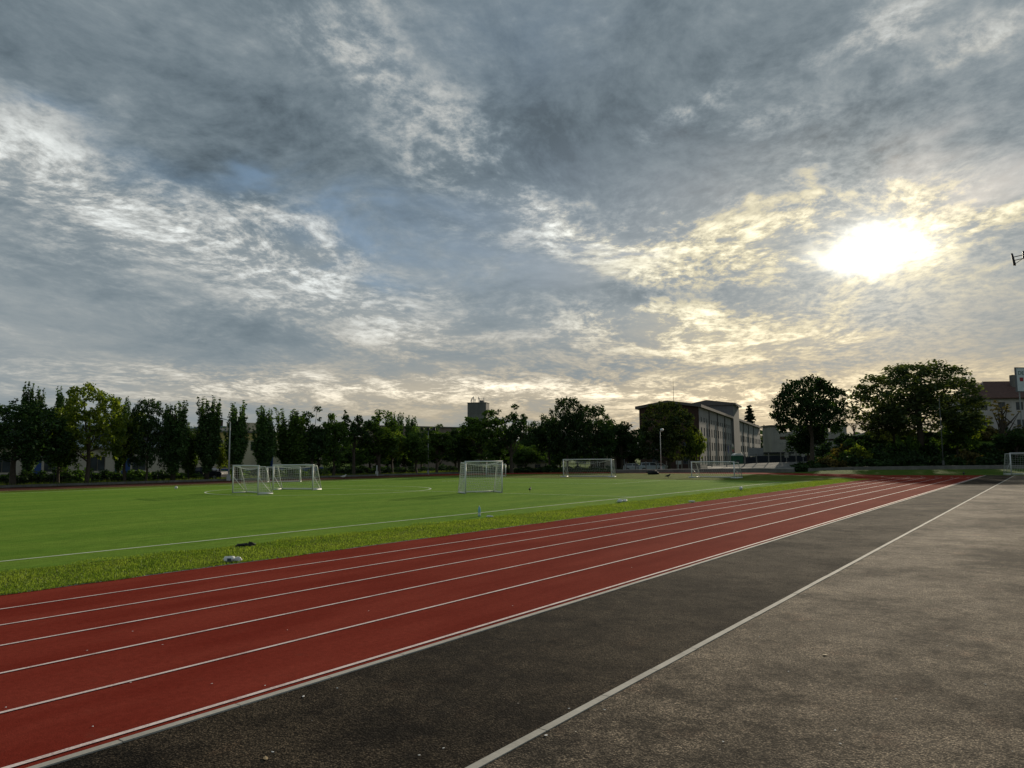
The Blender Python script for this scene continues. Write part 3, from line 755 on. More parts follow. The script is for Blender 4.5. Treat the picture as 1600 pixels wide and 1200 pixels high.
# ================================================================== GOALS
def wire(mb, a, b, r=0.006, sag=0.0, n=1):
    a = Vector(a); b = Vector(b)
    pts = [a.lerp(b, i / n) - Vector((0, 0, sag * 4 * (i / n) * (1 - i / n))) for i in range(n + 1)]
    mb.tube(pts, r, 3, False)
def goal(label, A, B, top_px, side=1, dtop=0.5, dbot=1.1, r=0.05, cell=0.14, wr=0.0055, feet=False, slack=0.12, group='white portable goals', net=True, h=None, base_bar=True, braces=True):
    wr *= 1.5 if cell < .12 else 0.95
    pa = gp(*A, 0.012); pb = gp(*B, 0.012); w = (pb - pa).length
    if h is None:
        dep = (pa.dot(HEAD) + pb.dot(HEAD)) / 2; h = pt((A[0] + B[0]) / 2, top_px, dep).z
    rz = math.atan2(pb.y - pa.y, pb.x - pa.x)
    e = thing('football_goal', label, 'goal', pa, rz, group); s = side
    for x in (0, w): MB().tube([(x, 0, 0), (x, 0, h)], r, 10).build('post', WHITE, e, True)
    MB().tube([(-r, 0, h), (w + r, 0, h)], r, 10).build('crossbar', WHITE, e, True)
    f = MB()
    for x in (0, w):
        f.tube([(x, 0, h - r), (x, s * dtop, h - 0.06), (x, s * dbot, 0.06)], r * 0.55, 8)
        if base_bar: f.tube([(x, 0, 0.04), (x, s * dbot, 0.04)], r * 0.8, 8)
    if base_bar: f.tube([(0, s * dbot, 0.05), (w, s * dbot, 0.05)], r * 0.9, 8)
    f.build('back_frame', WHITE, e, True)
    if braces:
        for x in (0, w): MB().tube([(x, s * 0.02, h * 0.60), (x, s * dbot * 0.9, 0.05)], r * 0.4, 6).build('brace', WHITE, e, True)
    if feet:
        for x in (0, w): MB().box(x - 0.35, x + 0.35, s * 0.05 - 0.12, s * 0.05 + 0.12, 0, 0.10).build('ballast_foot', WHITE, e, bevel=0.015)
    if net:
        m = MB(); nx = int(w / cell); nz = int(h / cell)
        def P(u, t_):            # back sheet, u across, t_ 0 top front .. 1 bottom
            x = u * w
            if t_ < 0.22:
                k = t_ / 0.22; y = s * dtop * k; z = h - 0.03 - 0.05 * k - slack * math.sin(math.pi * k) * math.sin(math.pi * u)
            else:
                k = (t_ - 0.22) / 0.78; y = s * (dtop + (dbot - dtop) * k - slack * 1.6 * math.sin(math.pi * k)); z = (h - 0.08) * (1 - k) + 0.05 * k
            z -= slack * 0.8 * math.sin(math.pi * u) * (1 - t_)
            return Vector((x, y, z))
        nt_ = nz + 4
        for i in range(nx + 1):
            m.tube([P(i / nx, j / 10) for j in range(11)], wr, 3, False)
        for j in range(nt_ + 1):
            m.tube([P(i / 8, j / nt_) for i in range(9)], wr, 3, False)
        for x in (0, w):         # side sheets
            for k in range(1, 7):
                u = k / 7; y0 = s * (dtop + (dbot - dtop) * 0) * 0; top = P(0 if x == 0 else 1, 0.22 * u if u < 1 else .22)
                m.tube([(x, s * dbot * u, h - 0.1 if u < dtop / dbot else (h - .08) * (1 - (u - dtop / dbot) / (1 - dtop / dbot)) + .05), (x, s * dbot * u, 0.05)], wr, 3, False)
            for k in range(1, nz):
                z = k / nz * h; yy = dtop + (dbot - dtop) * (1 - z / h); m.tube([(x, 0, z), (x, s * yy, z)], wr, 3, False)
        m.build('net', NETM, e)
    return e
goal('small white goal standing turned away at left, nearest of the left pair', (363.5, 770.5), (403, 773), 728, 1, .45, .95, .045)
goal('white goal with a wide mouth partly hidden by the nearest left goal', (426.5, 765.8), (488.5, 766.2), 727, 1, .5, 1.1, .05)
goal('small distant white goal seen through the wide left goal', (417, 753.8), (468.5, 753.2), 730, 1, .5, 1.0, .05, cell=.2)
goal('white goal with a dense net in the centre of the pitch', (727.5, 771.6), (784.6, 770.0), 721.5, 1, .75, 1.25, .045, cell=.11, wr=.006)
goal('small distant white goal right behind the centre goal', (760, 744.8), (790, 744.6), 725.8, 1, .5, 1.0, .05, cell=.2)
goal('wide white goal on the far pitch end right of the centre', (880.5, 745.3), (955.5, 745.6), 718, 1, .9, 1.6, .055, cell=.2, feet=True, slack=.25)
goal('wide white goal with ballast feet, in front of the long school wall', (1081, 746.2), (1147.5, 747.3), 721.8, 1, .8, 1.5, .055, cell=.25, feet=True)
goal('large white goal cut by the right edge of the photo on the asphalt', (1580.5, 742), (1680, 741.5), 708, 1, .9, 1.4, .06, cell=.25)
b = gp(905, 743.5); sb = MB(); sb.tube([(-2.2, 0, .35), (-1.0, 0, .55), (.6, 0, .35), (1.6, 0, .5)], .05, 6)

# ================================================================== BUILDINGS
def facade(mb, O, U, W, H, rects, reveal=0.18, N=None):
    """wall face from O along U (unit, horizontal), width W, height H, with real openings; N outward normal"""
    O = Vector(O); U = Vector(U); Zv = Vector((0, 0, 1)); N = N or Vector((U.y, -U.x, 0))
    xs = sorted(set([0, W] + [q for r_ in rects for q in (r_[0], r_[1])])); zs = sorted(set([0, H] + [q for r_ in rects for q in (r_[2], r_[3])]))
    xs = [x for x in xs if 0 <= x <= W]; zs = [z for z in zs if 0 <= z <= H]
    pp = lambda x, z, d=0: O + U * x + Zv * z - N * d
    for i in range(len(xs) - 1):
        for j in range(len(zs) - 1):
            cx, cz = (xs[i] + xs[i + 1]) / 2, (zs[j] + zs[j + 1]) / 2
            if any(r_[0] < cx < r_[1] and r_[2] < cz < r_[3] for r_ in rects): continue
            mb.quad(pp(xs[i], zs[j]), pp(xs[i + 1], zs[j]), pp(xs[i + 1], zs[j + 1]), pp(xs[i], zs[j + 1]))
    for a, b_, c, d in rects:
        for p, q in (((a, c), (b_, c)), ((b_, c), (b_, d)), ((b_, d), (a, d)), ((a, d), (a, c))):
            mb.quad(pp(*p), pp(*q), pp(*q, reveal), pp(*p, reveal))
def window_mesh(w, h, mull=1, bars=0, rev=0.18, fr=0.06):
    """frame in local x (width), z (height), y pointing outwards negative"""
    m = MB(); d0, d1 = rev - 0.09, rev - 0.02
    m.box(0, fr, d0, d1, 0, h); m.box(w - fr, w, d0, d1, 0, h); m.box(fr, w - fr, d0, d1, 0, fr); m.box(fr, w - fr, d0, d1, h - fr, h)
    for k in range(mull):
        x = w * (k + 1) / (mull + 1); m.box(x - fr / 2, x + fr / 2, d0, d1, fr, h - fr)
    for k in range(bars):
        z = h * (k + 1) / (bars + 1); m.box(fr, w - fr, d0 + .01, d1 - .01, z - fr / 2, z + fr / 2)
    p = MB(); p.box(0.02, w - 0.02, rev - 0.035, rev + 0.0, 0.02, h - 0.02)
    return m, p
def add_windows(parent, rects, O, rz, fmat, gmat=GLASS, mull=1, bars=0, rev=0.18, cache={}):
    """one window part (with a pane) per rect, O is the local origin of the wall and rz its direction"""
    for a, b_, c, d in rects:
        k = (round(b_ - a, 2), round(d - c, 2), mull, bars, rev, fmat.name, gmat.name)
        loc = (O[0] + math.cos(rz) * a, O[1] + math.sin(rz) * a, O[2] + c)
        if k not in cache:
            fm, pm = window_mesh(b_ - a, d - c, mull, bars, rev); f = fm.build('window', fmat, parent); p = pm.build('pane', gmat, f)
            cache[k] = (f.data, p.data)
        else:
            f = link('window', cache[k][0], parent); p = link('pane', cache[k][1], f)
        f.location = loc; f.rotation_euler = (0, 0, rz)

FRAMES = plain('window_frame_brown', (0.16, 0.14, 0.12), .6, .1)
def simple_block(name, label, loc, rz, W, Dp, H, wallmat, front, side=None, roofmat=None, fmat=None, over=0.35, roof='flat', mull=1, bars=0, cat='building', rh=2.0, sidex=None):
    """box building: local x along the front (which faces -y), y backwards"""
    e = thing(name, label, cat, loc, rz)
    m = MB(); facade(m, (0, 0, 0), (1, 0, 0), W, H, front); facade(m, (W, 0, 0), (0, 1, 0), Dp, H, side or []); facade(m, (0, Dp, 0), (0, -1, 0), Dp, H, sidex or [])
    m.quad((W, Dp, 0), (0, Dp, 0), (0, Dp, H), (W, Dp, H)); m.quad((0, 0, H), (W, 0, H), (W, Dp, H), (0, Dp, H))
    m.quad((0, .25, 0), (W, .25, 0), (W, .25, H), (0, .25, H))
    m.build('wall', wallmat, e)
    fmat = fmat or FRAMES
    add_windows(e, front, (0, 0, 0), 0, fmat, mull=mull, bars=bars)
    if side: add_windows(e, side, (W, 0, 0), math.pi / 2, fmat, mull=mull, bars=bars)
    if sidex: add_windows(e, sidex, (0, Dp, 0), -math.pi / 2, fmat, mull=mull, bars=bars)
    r_ = MB()
    if roof == 'flat': r_.box(-over, W + over, -over, Dp + over, H + .003, H + 0.28)
    elif roof == 'hip':
        a, b_ = -over, W + over; c, d = -over, Dp + over; k = (d - c) / 2
        v = [(a, c, H), (b_, c, H), (b_, d, H), (a, d, H), (a + k, c + k, H + rh), (b_ - k, c + k, H + rh)]
        r_.v = [tuple(q) for q in v] + [(x, y, z - .18) for x, y, z in v[:4]]
        r_.f = [(0, 1, 5, 4), (1, 2, 5), (2, 3, 4, 5), (3, 0, 4), (0, 6, 7, 1), (1, 7, 8, 2), (2, 8, 9, 3), (3, 9, 6, 0), (6, 9, 8, 7)]
    elif roof == 'gable':
        r_.prism([(0 - over, H), (W + over, H), (W + over, H + .2), (W / 2, H + rh + .2), (-over, H + .2)], -over, Dp + over)
    elif roof == 'vault':
        pr = [(-over, H)] + [(W * t_ / 12, H + rh * math.sin(math.pi * t_ / 12) ** .8 + .02) for t_ in range(13)] + [(W + over, H)]
        r_.prism(pr, -over, Dp + over)
    rf = r_.build('roof', roofmat or CONC_D, e)
    return e, rf

# ---- the school
BRICK = plain('dark_brick', (0.060, 0.034, 0.027), 0.9, 0.25, 3.0, bmp=.01)
def mat_render(name, c, stain):
    m, q = material(name); o = obc(q)
    a = q.noise(q.v('MULTIPLY', o, (1, 1, .25)), 0.5, 6, .65); f = q.noise(o, 9, 4, .7)
    b = principled(q, Base_Color=q.v('SCALE', q.mix(q.rng(a, .4, .7), c, stain), scale=q.rng(f, .2, .8, .8, 1.2, False)), Roughness=.9)
    finish(q, b.outputs[0]); return m
REND = mat_render('grey_render', (0.25, 0.24, 0.24), (0.19, 0.18, 0.18))
REND_D = mat_render('tower_render', (0.17, 0.165, 0.17), (0.13, 0.125, 0.13))
FASC = plain('fascia_metal', (0.12, 0.105, 0.10), .5, .15, 1.0)
SD = 160.0
vpd = ray(1310, hor(1310)); vpd.z = 0; vpd.normalize()
c0 = base(1094, SD); c0.z = -0.6
H1 = pt(1094, 634, SD).z + 0.6
# local frame: x = along the long wall away from us, so the wall's outward side is to the left of x -> build with y to the right
# outward normal of facade(U) = (U.y,-U.x): for a wall seen from its left, run it the other way round
sch = thing('school_building', 'long four storey grey school with a dark brick gable end and a taller stair tower', 'school', c0, math.atan2(vpd.y, vpd.x))
L1, LT, L2, WID_S = 53.0, 13.0, 71.0, 13.0
storey = (H1 - 1.2) / 4
def wing_rects(L, n, w, rows, margin=1.2, x0=0.0):
    out = []
    for k in range(n):
        x = margin + (L - 2 * margin) * (k + .5) / n - w / 2
        for j in rows:
            z = 1.0 + j * storey; out.append((x, x + w, z, z + (1.9 if j < 3 else 1.0)))
    return out
def left_wall(mb, x0, y0, L, H, rects):
    """wall along local +x facing local +y"""
    rr = [(L - b_, L - a, c, d) for a, b_, c, d in rects]
    facade(mb, (x0 + L, y0, 0), (-1, 0, 0), L, H, rr); return rr
FRD = plain('window_frame_grey', (0.14, 0.145, 0.15), .5, .1)
m = MB(); r1 = wing_rects(L1, 14, 1.5, (0, 1, 2, 3)); r2 = wing_rects(L2, 13, 2.6, (0, 1, 2))
facade(m, (0, 0, 0), (1, 0, 0), L1, H1, r1); facade(m, (L1 + LT, 0, 0), (1, 0, 0), L2, H1, r2)
XE = L1 + LT + L2
for a_, b_ in ((0.03, L1), (L1 + LT, XE)):
    m.quad((a_, .3, 0), (b_, .3, 0), (b_, .3, H1), (a_, .3, H1)); m.quad((a_, WID_S, 0), (b_, WID_S, 0), (b_, WID_S, H1), (a_, WID_S, H1))
m.quad((XE, 0, 0), (XE, WID_S, 0), (XE, WID_S, H1), (XE, 0, H1))
m.build('wall', REND, sch)
add_windows(sch, r1, (0, 0, 0), 0, FRD, mull=0, bars=1, rev=.18)
add_windows(sch, r2, (L1 + LT, 0, 0), 0, FRD, mull=1, bars=1, rev=.18)
m = MB(); gr = 0.9       # brick gable end
gw = [(4.2, 5.6, 1.2, 2.8), (4.2, 5.6, 1.2 + storey, 2.8 + storey)]
facade(m, (0, WID_S, 0), (0, -1, 0), WID_S, H1, [(WID_S - d_ - 1.4, WID_S - d_, z_, z_ + 1.6) for d_ in (2.2, 9.0) for z_ in (1.2, 1.2 + storey)])
m.v += [(0, WID_S, H1), (0, 0, H1), (0, WID_S / 2, H1 + gr)]; n = len(m.v); m.f.append((n - 3, n - 2, n - 1))
o = m.build('gable_wall', BRICK, sch); o['label'] = 'dark brown brick gable wall'; o.location = (-0.02, 0, 0)
add_windows(sch, [(WID_S - d_ - 1.4, WID_S - d_, z_, z_ + 1.6) for d_ in (2.2, 9.0) for z_ in (1.2, 1.2 + storey)], (-.02, WID_S, 0), -math.pi / 2, FRD, mull=1)
RP = [(-.7, H1 - .35), (-.7, H1 + .25), (WID_S / 2, H1 + gr + .45), (WID_S + .7, H1 + .25), (WID_S + .7, H1 - .35), (WID_S / 2, H1 + gr - .1)]
def swap(mb, L, x0): mb.v = [(x0 + y * L, x, z) for x, y, z in mb.v]; return mb
rf = MB(); rf.prism(RP, 0, 1); swap(rf, L1 + .9, -.9).build('roof', FASC, sch)
rf = MB(); rf.prism(RP, 0, 1); swap(rf, L2 + .9, L1 + LT).build('roof', FASC, sch)
HT = H1 + 3.6; m = MB()       # stair tower, standing proud of the wall
m.box(L1, L1 + LT, -.7, WID_S - 1, 0, HT)
o = m.build('stair_tower', REND_D, sch); o['label'] = 'taller plain grey stair tower between the two wings'
rf = MB(); rf.prism([(-1.5, HT - .1), (-1.5, HT + .35), (WID_S / 2, HT + 1.5), (WID_S - .3, HT + .35), (WID_S - .3, HT - .1)], 0, 1)
swap(rf, LT + 1.2, L1 - .6).build('roof', FASC, sch)
for x in (13.4, 26.3, 39.4, L1 + LT + 15.2, L1 + LT + 30.4, L1 + LT + 45.6): MB().tube([(x, -.13, 0), (x, -.13, H1 - .4)], .11, 6).build('downpipe', DARKM, sch)
MB().tube([(6, WID_S / 2, H1 + gr + .3), (6, WID_S / 2, H1 + gr + 6)], [.06, .02], 6).build('antenna', DARKM, sch)

# flags beside the school door
def flag(px, py, depth, cols, label):
    p = pt(px, py, depth); e = thing('flag', label, 'flag', (p.x, p.y, p.z - 1.6), sch.rotation_euler.z)
    MB().tube([(0, 0, -1.5), (0, 0, 1.9)], .04, 6).build('pole', STEEL, e)
    n_ = len(cols)
    for k, c in enumerate(cols):
        m = MB(); z1 = 1.8 - 1.8 * k / n_; z0 = 1.8 - 1.8 * (k + 1) / n_
        for i in range(6):
            x0, x1 = .05 + i * .18, .05 + (i + 1) * .18; y0, y1 = .08 * math.sin(i), .08 * math.sin(i + 1)
            m.box(x0, x1, min(y0, y1) - .01, max(y0, y1) + .01, z0 - i * .08, z1 - i * .08)
        m.build('cloth', c, e)
flag(1137, 696, 185, [plain('flag_blue', (.02, .05, .25), .8)], 'plain blue flag hanging on the grey school wall')
flag(1144, 694, 187, [plain('flag_white', (.7, .7, .7), .8), plain('flag_green', (.02, .2, .08), .8), plain('flag_red', (.4, .02, .02), .8)], 'white green and red striped flag beside the blue flag')

# ---- pale pavilion and sports hall behind the left trees
CREAM = mat_render('cream_render', (0.52, 0.46, 0.33), (0.42, 0.36, 0.25)); OCHRE = plain('ochre_render', (0.50, 0.40, 0.16), .9, .12)
PINK = mat_render('pinkish_render', (0.50, 0.43, 0.38), (0.42, 0.35, 0.30)); BLUE = plain('blue_paint', (0.03, 0.07, 0.22), .6, .2)
PALE = plain('pale_blue_sheet', (0.42, 0.50, 0.56), .5, .1, .3); TEAL = plain('teal_sheet', (0.12, 0.22, 0.22), .6, .15)
# buildings parallel to the track: local x along +Y, front (-y local) must face +X
def along(px0, px1, X):
    d0, d1 = line_x(px0, X), line_x(px1, X); return base(px0, d0).y, base(px1, d1).y
y0, y1 = along(322, 505, -108); Hc = pt(413, 677, line_x(413, -108)).z
W = y1 - y0
rc = [(x, x + 1.7, zz_, zz_ + 1.5) for zz_ in (Hc - 2.9,) for x in np.arange(1.2, W - 2, 3.4)] + [(x, x + 1.7, .9, 2.1) for x in np.arange(2.9, W - 2, 6.8)]
e, _ = simple_block('clubhouse', 'pale clubhouse with an ochre band under its flat roof, seen between the poplars', (-108, y0, -.03), math.pi / 2, W, 12, Hc, CREAM, rc, roofmat=CONC_D, cat='building', mull=1)
MB().box(0, W, -.06, -.003, Hc - 1.2, Hc - .02).build('roof_band', OCHRE, e)
MB().box(0, W, -.10, -.003, .0, .75).build('plinth', BLUE, e)
MB().box(8, 11.5, 3, 7, Hc + .3, Hc + 1.9).build('roof_cabin', CREAM, e)
st = MB()
for k in range(9): st.box(9.5, 11.3, -1.4 - .0, -.2, .25 + k * .3, .31 + k * .3)
st.box(9.4, 9.5, -1.4, -.2, 0, 3.2); st.box(11.3, 11.42, -1.4, -.2, 0, 3.8); st.build('stair', BLUE, e)
y0, y1 = along(-60, 262, -96); Hl = 3.6; W = y1 - y0
ra = [(x, x + 1.8, .9, 2.7) for x in np.arange(3, W - 3, 5.2)]
e, _ = simple_block('low_building', 'low pinkish building with blue doors behind the left trees', (-96, y0, -.03), math.pi / 2, W, 9, Hl, PINK, ra, roofmat=CONC_D)
for k, x in enumerate(np.arange(6.0, W - 3, 10.4)): MB().box(x, x + 1.9, -.07, -.003, .0, 2.5).build('door', BLUE, e)
y0, y1 = along(-40, 306, -130); Hh = 8.2; W = y1 - y0
e, rf = simple_block('sports_hall', 'large hall with a pale blue metal roof rising behind the left trees', (-130, y0, -.03), math.pi / 2, W, 22, Hh, PALE, [(x, x + 2.5, 5.5, 7) for x in np.arange(3, W - 4, 7)], roofmat=PALE, roof='hip', rh=3.0, over=.6)
y0, y1 = along(332, 362, -125); W = y1 - y0
hz_ = pt(347, 668, line_x(347, -125)).z
e, _ = simple_block('roof_block', 'white block with a teal roof edge and a chimney left of the clubhouse roof', (-125, y0, -.03), math.pi / 2, W, 6, hz_, plain('offwhite', (.5, .52, .52), .8), [], roofmat=TEAL)
MB().box(2.2, 3.2, 2, 3, hz_ + .28, hz_ + 1.6).build('chimney', BRICK, e)
# ---- long brown block and concrete tower behind
BROWN = mat_render('brown_block', (0.22, 0.17, 0.14), (0.16, 0.125, 0.105))
p0 = base(596, 180); p1 = base(735, 195); hb = pt(665, 666, 187).z; W = (p1 - p0).length
rb = [(x, x + 1.5, z, z + 1.3) for z in (hb - 2.6, hb - 5.4) for x in np.arange(1, W - 2, 3.0)]
simple_block('apartment_building', 'long brown flat-roofed block just visible above the middle trees', (p0.x, p0.y, -.3), math.atan2(p1.y - p0.y, p1.x - p0.x), W, 12, hb, BROWN, rb, roofmat=CONC_D)
TOWR = mat_render('tower_concrete', (0.17, 0.165, 0.16), (0.12, 0.118, 0.118))
p0 = base(730.5, 280); ht = pt(745, 630, 280).z
e = thing('concrete_tower', 'square grey concrete tower with antennas on its roof', 'tower', (p0.x, p0.y, 0), YAW + R(-12))
m = MB(); m.box(0, 7.2, 0, 5.0, 0, ht); m.build('shaft', TOWR, e)
m = MB()
for z in np.arange(4, ht - 1, 3.0): m.box(.003 - .05, 7.25, -.06, -.005, z, z + .12)
m.build('floor_band', CONC_D, e); MB().box(4.2, 5.8, 1.5, 3.2, ht + .25, ht + 1.1).build('roof_cabin', TOWR, e)
MB().box(-.12, 7.32, -.12, 5.12, ht, ht + .25).build('parapet', CONC_D, e)
rr = random.Random(3)
for k in range(10):
    x, y, hh = rr.uniform(.3, 6.9), rr.uniform(.4, 4.5), rr.uniform(1.2, 2.8)
    m = MB(); m.tube([(x, y, ht + .1), (x, y, ht + hh)], .06, 5); m.box(x - .14, x + .14, y - .14, y - .05, ht + hh - .9, ht + hh); m.build('antenna', STEEL, e)
# ---- changing kiosk and lean-to
KB = mat_render('kiosk_render', (0.40, 0.33, 0.25), (0.30, 0.25, 0.19))
p0 = base(801.5, 140); p1 = base(861, 136); W = (p1 - p0).length
e, _ = simple_block('kiosk', 'low beige hut with two dark windows between the central goals', (p0.x, p0.y, -.6), math.atan2(p1.y - p0.y, p1.x - p0.x), W, 3.0, 1.95, KB, [(.9, 2.0, .75, 1.55), (4.6, 5.8, .7, 1.55)], side=[], roofmat=CONC_D, over=.2, mull=1)
p0 = base(913, 140); p1 = base(977, 137); W = (p1 - p0).length; hs = pt(940, 704, 138).z + .6
e = thing('open_shelter', 'dark shelter with a sagging pale roof edge left of the parked cars', 'shelter', (p0.x, p0.y, -.6), math.atan2(p1.y - p0.y, p1.x - p0.x))
MB().box(.2, W - .3, 3.0, 3.2, 0, hs - .5).build('back_wall', BRICK, e)
MB().box(3.6, 5.4, .9, 2.8, 0, hs - .35).build('cabin', KB, e)
m = MB(); m.box(-.5, 2.6, -.4, 3.6, hs - .3, hs - .14); m.box(2.65, W + .3, -.5, 3.6, hs - .22, hs - .05); m.build('roof', CONC, e)
for x in (.1, 2.5, W - .2): MB().tube([(x, 0, 0), (x, 0, hs - .3)], .07, 6).build('post', STEEL, e)
for x in (1.2, 2.9): MB().box(x, x + .08, -.1, .0, 0, 1.9).build('board', CONC, e)
# ---- unfinished concrete shell building at right
SHELL = mat_render('shell_concrete', (0.36, 0.34, 0.30), (0.26, 0.245, 0.22))
p0 = base(1206, 150); p1 = base(1325, 150); W = (p1 - p0).length; hb = pt(1206, 666, 150).z + .3; dirz = math.atan2(p1.y - p0.y, p1.x - p0.x)
e = thing('unfinished_building', 'two storey concrete shell with open window holes behind the lone round tree', 'building', (p0.x, p0.y, -.3), dirz)
op = [(1.7, 4.2, hb - 1.15, hb - .35), (1.75, 4.2, hb - 2.7, hb - 2.1), (1.2, 2.9, 1.2, 3.2), (5.2, 7, .2, 2.6), (W - 3.7, W - 2.0, hb - 1.25, hb - .35), (W - 4.2, W - 1.7, hb - 3.0, hb - 2.6), (W - 6.5, W - 4.7, .6, 2.5)]
m = MB(); facade(m, (0, 0, 0), (1, 0, 0), W, hb, op, reveal=.35)
back = [o_ for o_ in op if o_[2] > hb - 1.3]
facade(m, (W, 5.0, 0), (-1, 0, 0), W, hb, [(W - b_, W - a, c, d) for a, b_, c, d in [(1.0, 6.5, hb - 1.6, hb - .3), (W - 4.6, W - 1.2, hb - 1.6, hb - .3)]], reveal=.3)
m.quad((0, 0, 0), (0, 5, 0), (0, 5, hb), (0, 0, hb)); m.quad((W, 0, 0), (W, 5, 0), (W, 5, hb), (W, 0, hb)); m.build('wall', SHELL, e)
MB().box(0.03, W - .03, .05, 4.95, hb - 3.6, hb - 3.4).build('floor_slab', CONC_D, e)
MB().box(-.3, W + .3, -.35, 5.3, hb + .003, hb + .22).build('roof', CONC_D, e)
p0 = base(1187, 140); e, _ = simple_block('low_shed', 'low pale shed with a dark porch between the school and the concrete shell', (p0.x, p0.y, -.3), dirz, 5.8, 4, 2.9, SHELL, [(1.0, 2.2, .9, 1.8), (3.6, 4.8, .3, 2.2)], roofmat=DARKM, over=.5)
# ---- red-roofed house on the bank
TILE = plain('roof_tiles', (0.095, 0.052, 0.043), .85, .3, 2.0, bmp=.03); HW = mat_render('house_render', (0.44, 0.42, 0.42), (0.35, 0.335, 0.335))
p0 = base(1523, 138); gz0 = gz(p0.x, p0.y); he = pt(1530, 622, 138).z - gz0
rw = [(x, x + 1.3, z, z + 1.5) for z in (1.2, he - 2.3) for x in (1.6, 4.8, 8.0, 11.2, 14.2)]
e, _ = simple_block('house', 'two storey grey house with a red tiled hip roof at the right edge', (p0.x, p0.y, gz0), YAW + R(-3), 19, 11, he, HW, rw, sidex=[(3, 4.3, he - 2.3, he - .8)], roofmat=TILE, roof='hip', rh=3.6, over=.7)
q = Vector((pt(1584.5, 600, 141).x - p0.x, pt(1584.5, 600, 141).y - p0.y, 0)); q.rotate(Matrix.Rotation(-(YAW + R(-3)), 3, 'Z'))
MB().box(q.x - .5, q.x + .6, q.y - .4, q.y + .5, he + 1.5, pt(1585, 586, 141).z - gz0).build('chimney', CONC_D, e)
MB().tube([(4, 3, he + 1.5), (4, 3, he + 3.4)], .05, 5).build('antenna', STEEL, e)
p0 = base(1340, 150); e, _ = simple_block('small_house', 'small pale house with a low white roof between the two large round trees', (p0.x, p0.y, gz(p0.x, p0.y) - .5), YAW - R(20), 9, 6, pt(1345, 681, 150).z - gz(p0.x, p0.y) + .5, plain('offwhite', (.5, .5, .5), .8), [], roofmat=CONC, roof='gable', rh=1.2)
# billboard beyond the house
p0 = pt(1590, 611, 128); p1 = pt(1590, 575, 128)
e = thing('billboard', 'white billboard with green and red print above the red-roofed house', 'billboard', (p0.x, p0.y, p0.z), YAW + R(8))
hb2 = p1.z - p0.z; W = 5.2
MB().box(.0, W, 0, .18, 0, hb2).build('panel', plain('board_white', (.62, .66, .68), .5), e)
m = MB(); m.box(-.14, 0, -.05, .23, -.12, hb2 + .12); m.box(0.002, W, -.05, .23, -.12, 0 - .002); m.box(0.002, W, -.05, .23, hb2 + .002, hb2 + .12); m.build('frame', FRD, e)
for x in (.6, W - .6): MB().tube([(x, .3, 0), (x, .3, gz(p0.x, p0.y) - p0.z)], .1, 6).build('post', STEEL, e)
def text(parent, body, size, loc, mat, name='lettering', rot=(R(90), 0, 0), ext=.01):
    cu = bpy.data.curves.new(name, 'FONT'); cu.body = body; cu.size = size; cu.extrude = ext; ob = bpy.data.objects.new(name, cu); COL.objects.link(ob)
    dg = bpy.context.evaluated_depsgraph_get(); me = bpy.data.meshes.new_from_object(ob.evaluated_get(dg)); bpy.data.objects.remove(ob)
    me.materials.clear(); me.materials.append(mat); o_ = link(name, me, parent, loc); o_.rotation_euler = rot; return o_
text(e, 'DE', .9, (.32, -.02, hb2 - 1.15), plain('print_green', (.02, .10, .08), .6))
text(e, '■', .9, (.5, -.02, hb2 - 2.3), plain('print_red', (.35, .04, .05), .6))

# ================================================================== WALLS, FENCES, MASTS
def wall_path(name, label, pts, h, th, mat, coping=True):
    e = thing(name, label, 'wall', pts[0][:2] + (0,)); m = MB(); c = MB(); o0 = Vector(pts[0][:2] + (0,))
    for a, b_ in zip(pts[:-1], pts[1:]):
        A = Vector((a[0], a[1], 0)) - o0; B = Vector((b_[0], b_[1], 0)) - o0; d = (B - A).normalized(); n_ = Vector((-d.y, d.x, 0)) * th / 2
        za, zb = a[2], b_[2]
        def prism4(mm, A, B, n_, z0a, z0b, z1a, z1b):
            k = len(mm.v); P8 = [A - n_, B - n_, B + n_, A + n_]
            mm.v += [(p.x, p.y, z) for p, z in zip(P8, (z0a, z0b, z0b, z0a))] + [(p.x, p.y, z) for p, z in zip(P8, (z1a, z1b, z1b, z1a))]
            mm.f += [tuple(k + i for i in q) for q in ((0, 3, 2, 1), (4, 5, 6, 7), (0, 1, 5, 4), (1, 2, 6, 5), (2, 3, 7, 6), (3, 0, 4, 7))]
        prism4(m, A, B, n_, -.4, -.4, za, zb)
        if coping: prism4(c, A, B, n_ * 1.25, za + .002, zb + .002, za + .07, zb + .07)
    m.build('masonry', mat, e)
    if coping: c.build('coping', CONC, e)
    return e
def bp(px, d): q = base(px, d); return (q.x, q.y)
wall_path('retaining_wall', 'low weathered concrete wall in front of the parked cars', [bp(955, 103) + (.35,), bp(1030, 102) + (.4,), bp(1100, 101) + (.45,), bp(1180, 100.5) + (.5,), bp(1240, 100) + (.38,)], .5, .3, CONC_D)
wall_path('retaining_wall', 'long low concrete wall along the foot of the overgrown bank', [bp(1262, 99) + (.5,), bp(1330, 98.5) + (.66,), bp(1450, 98) + (.74,), bp(1570, 97.5) + (.78,), bp(1680, 97) + (.8,)], .8, .3, CONC_D, False)
# sloping concrete apron between wall and fence
m = MB()
q = [bp(1105, 101.5), bp(1236, 100.6), bp(1262, 106), bp(1180, 108), bp(1105, 109)]; zq = [.42, .36, 1.35, 1.15, .75]
m.quad(*[(a[0], a[1], z) for a, z in zip(q, zq)]); m.quad(*[(a[0], a[1], z) for a, z in zip((q[1], (q[1][0] + .3, q[1][1] + .3), q[2]), (.36, -.3, -.3))])
struct(m.build('concrete_apron', CONC_D))
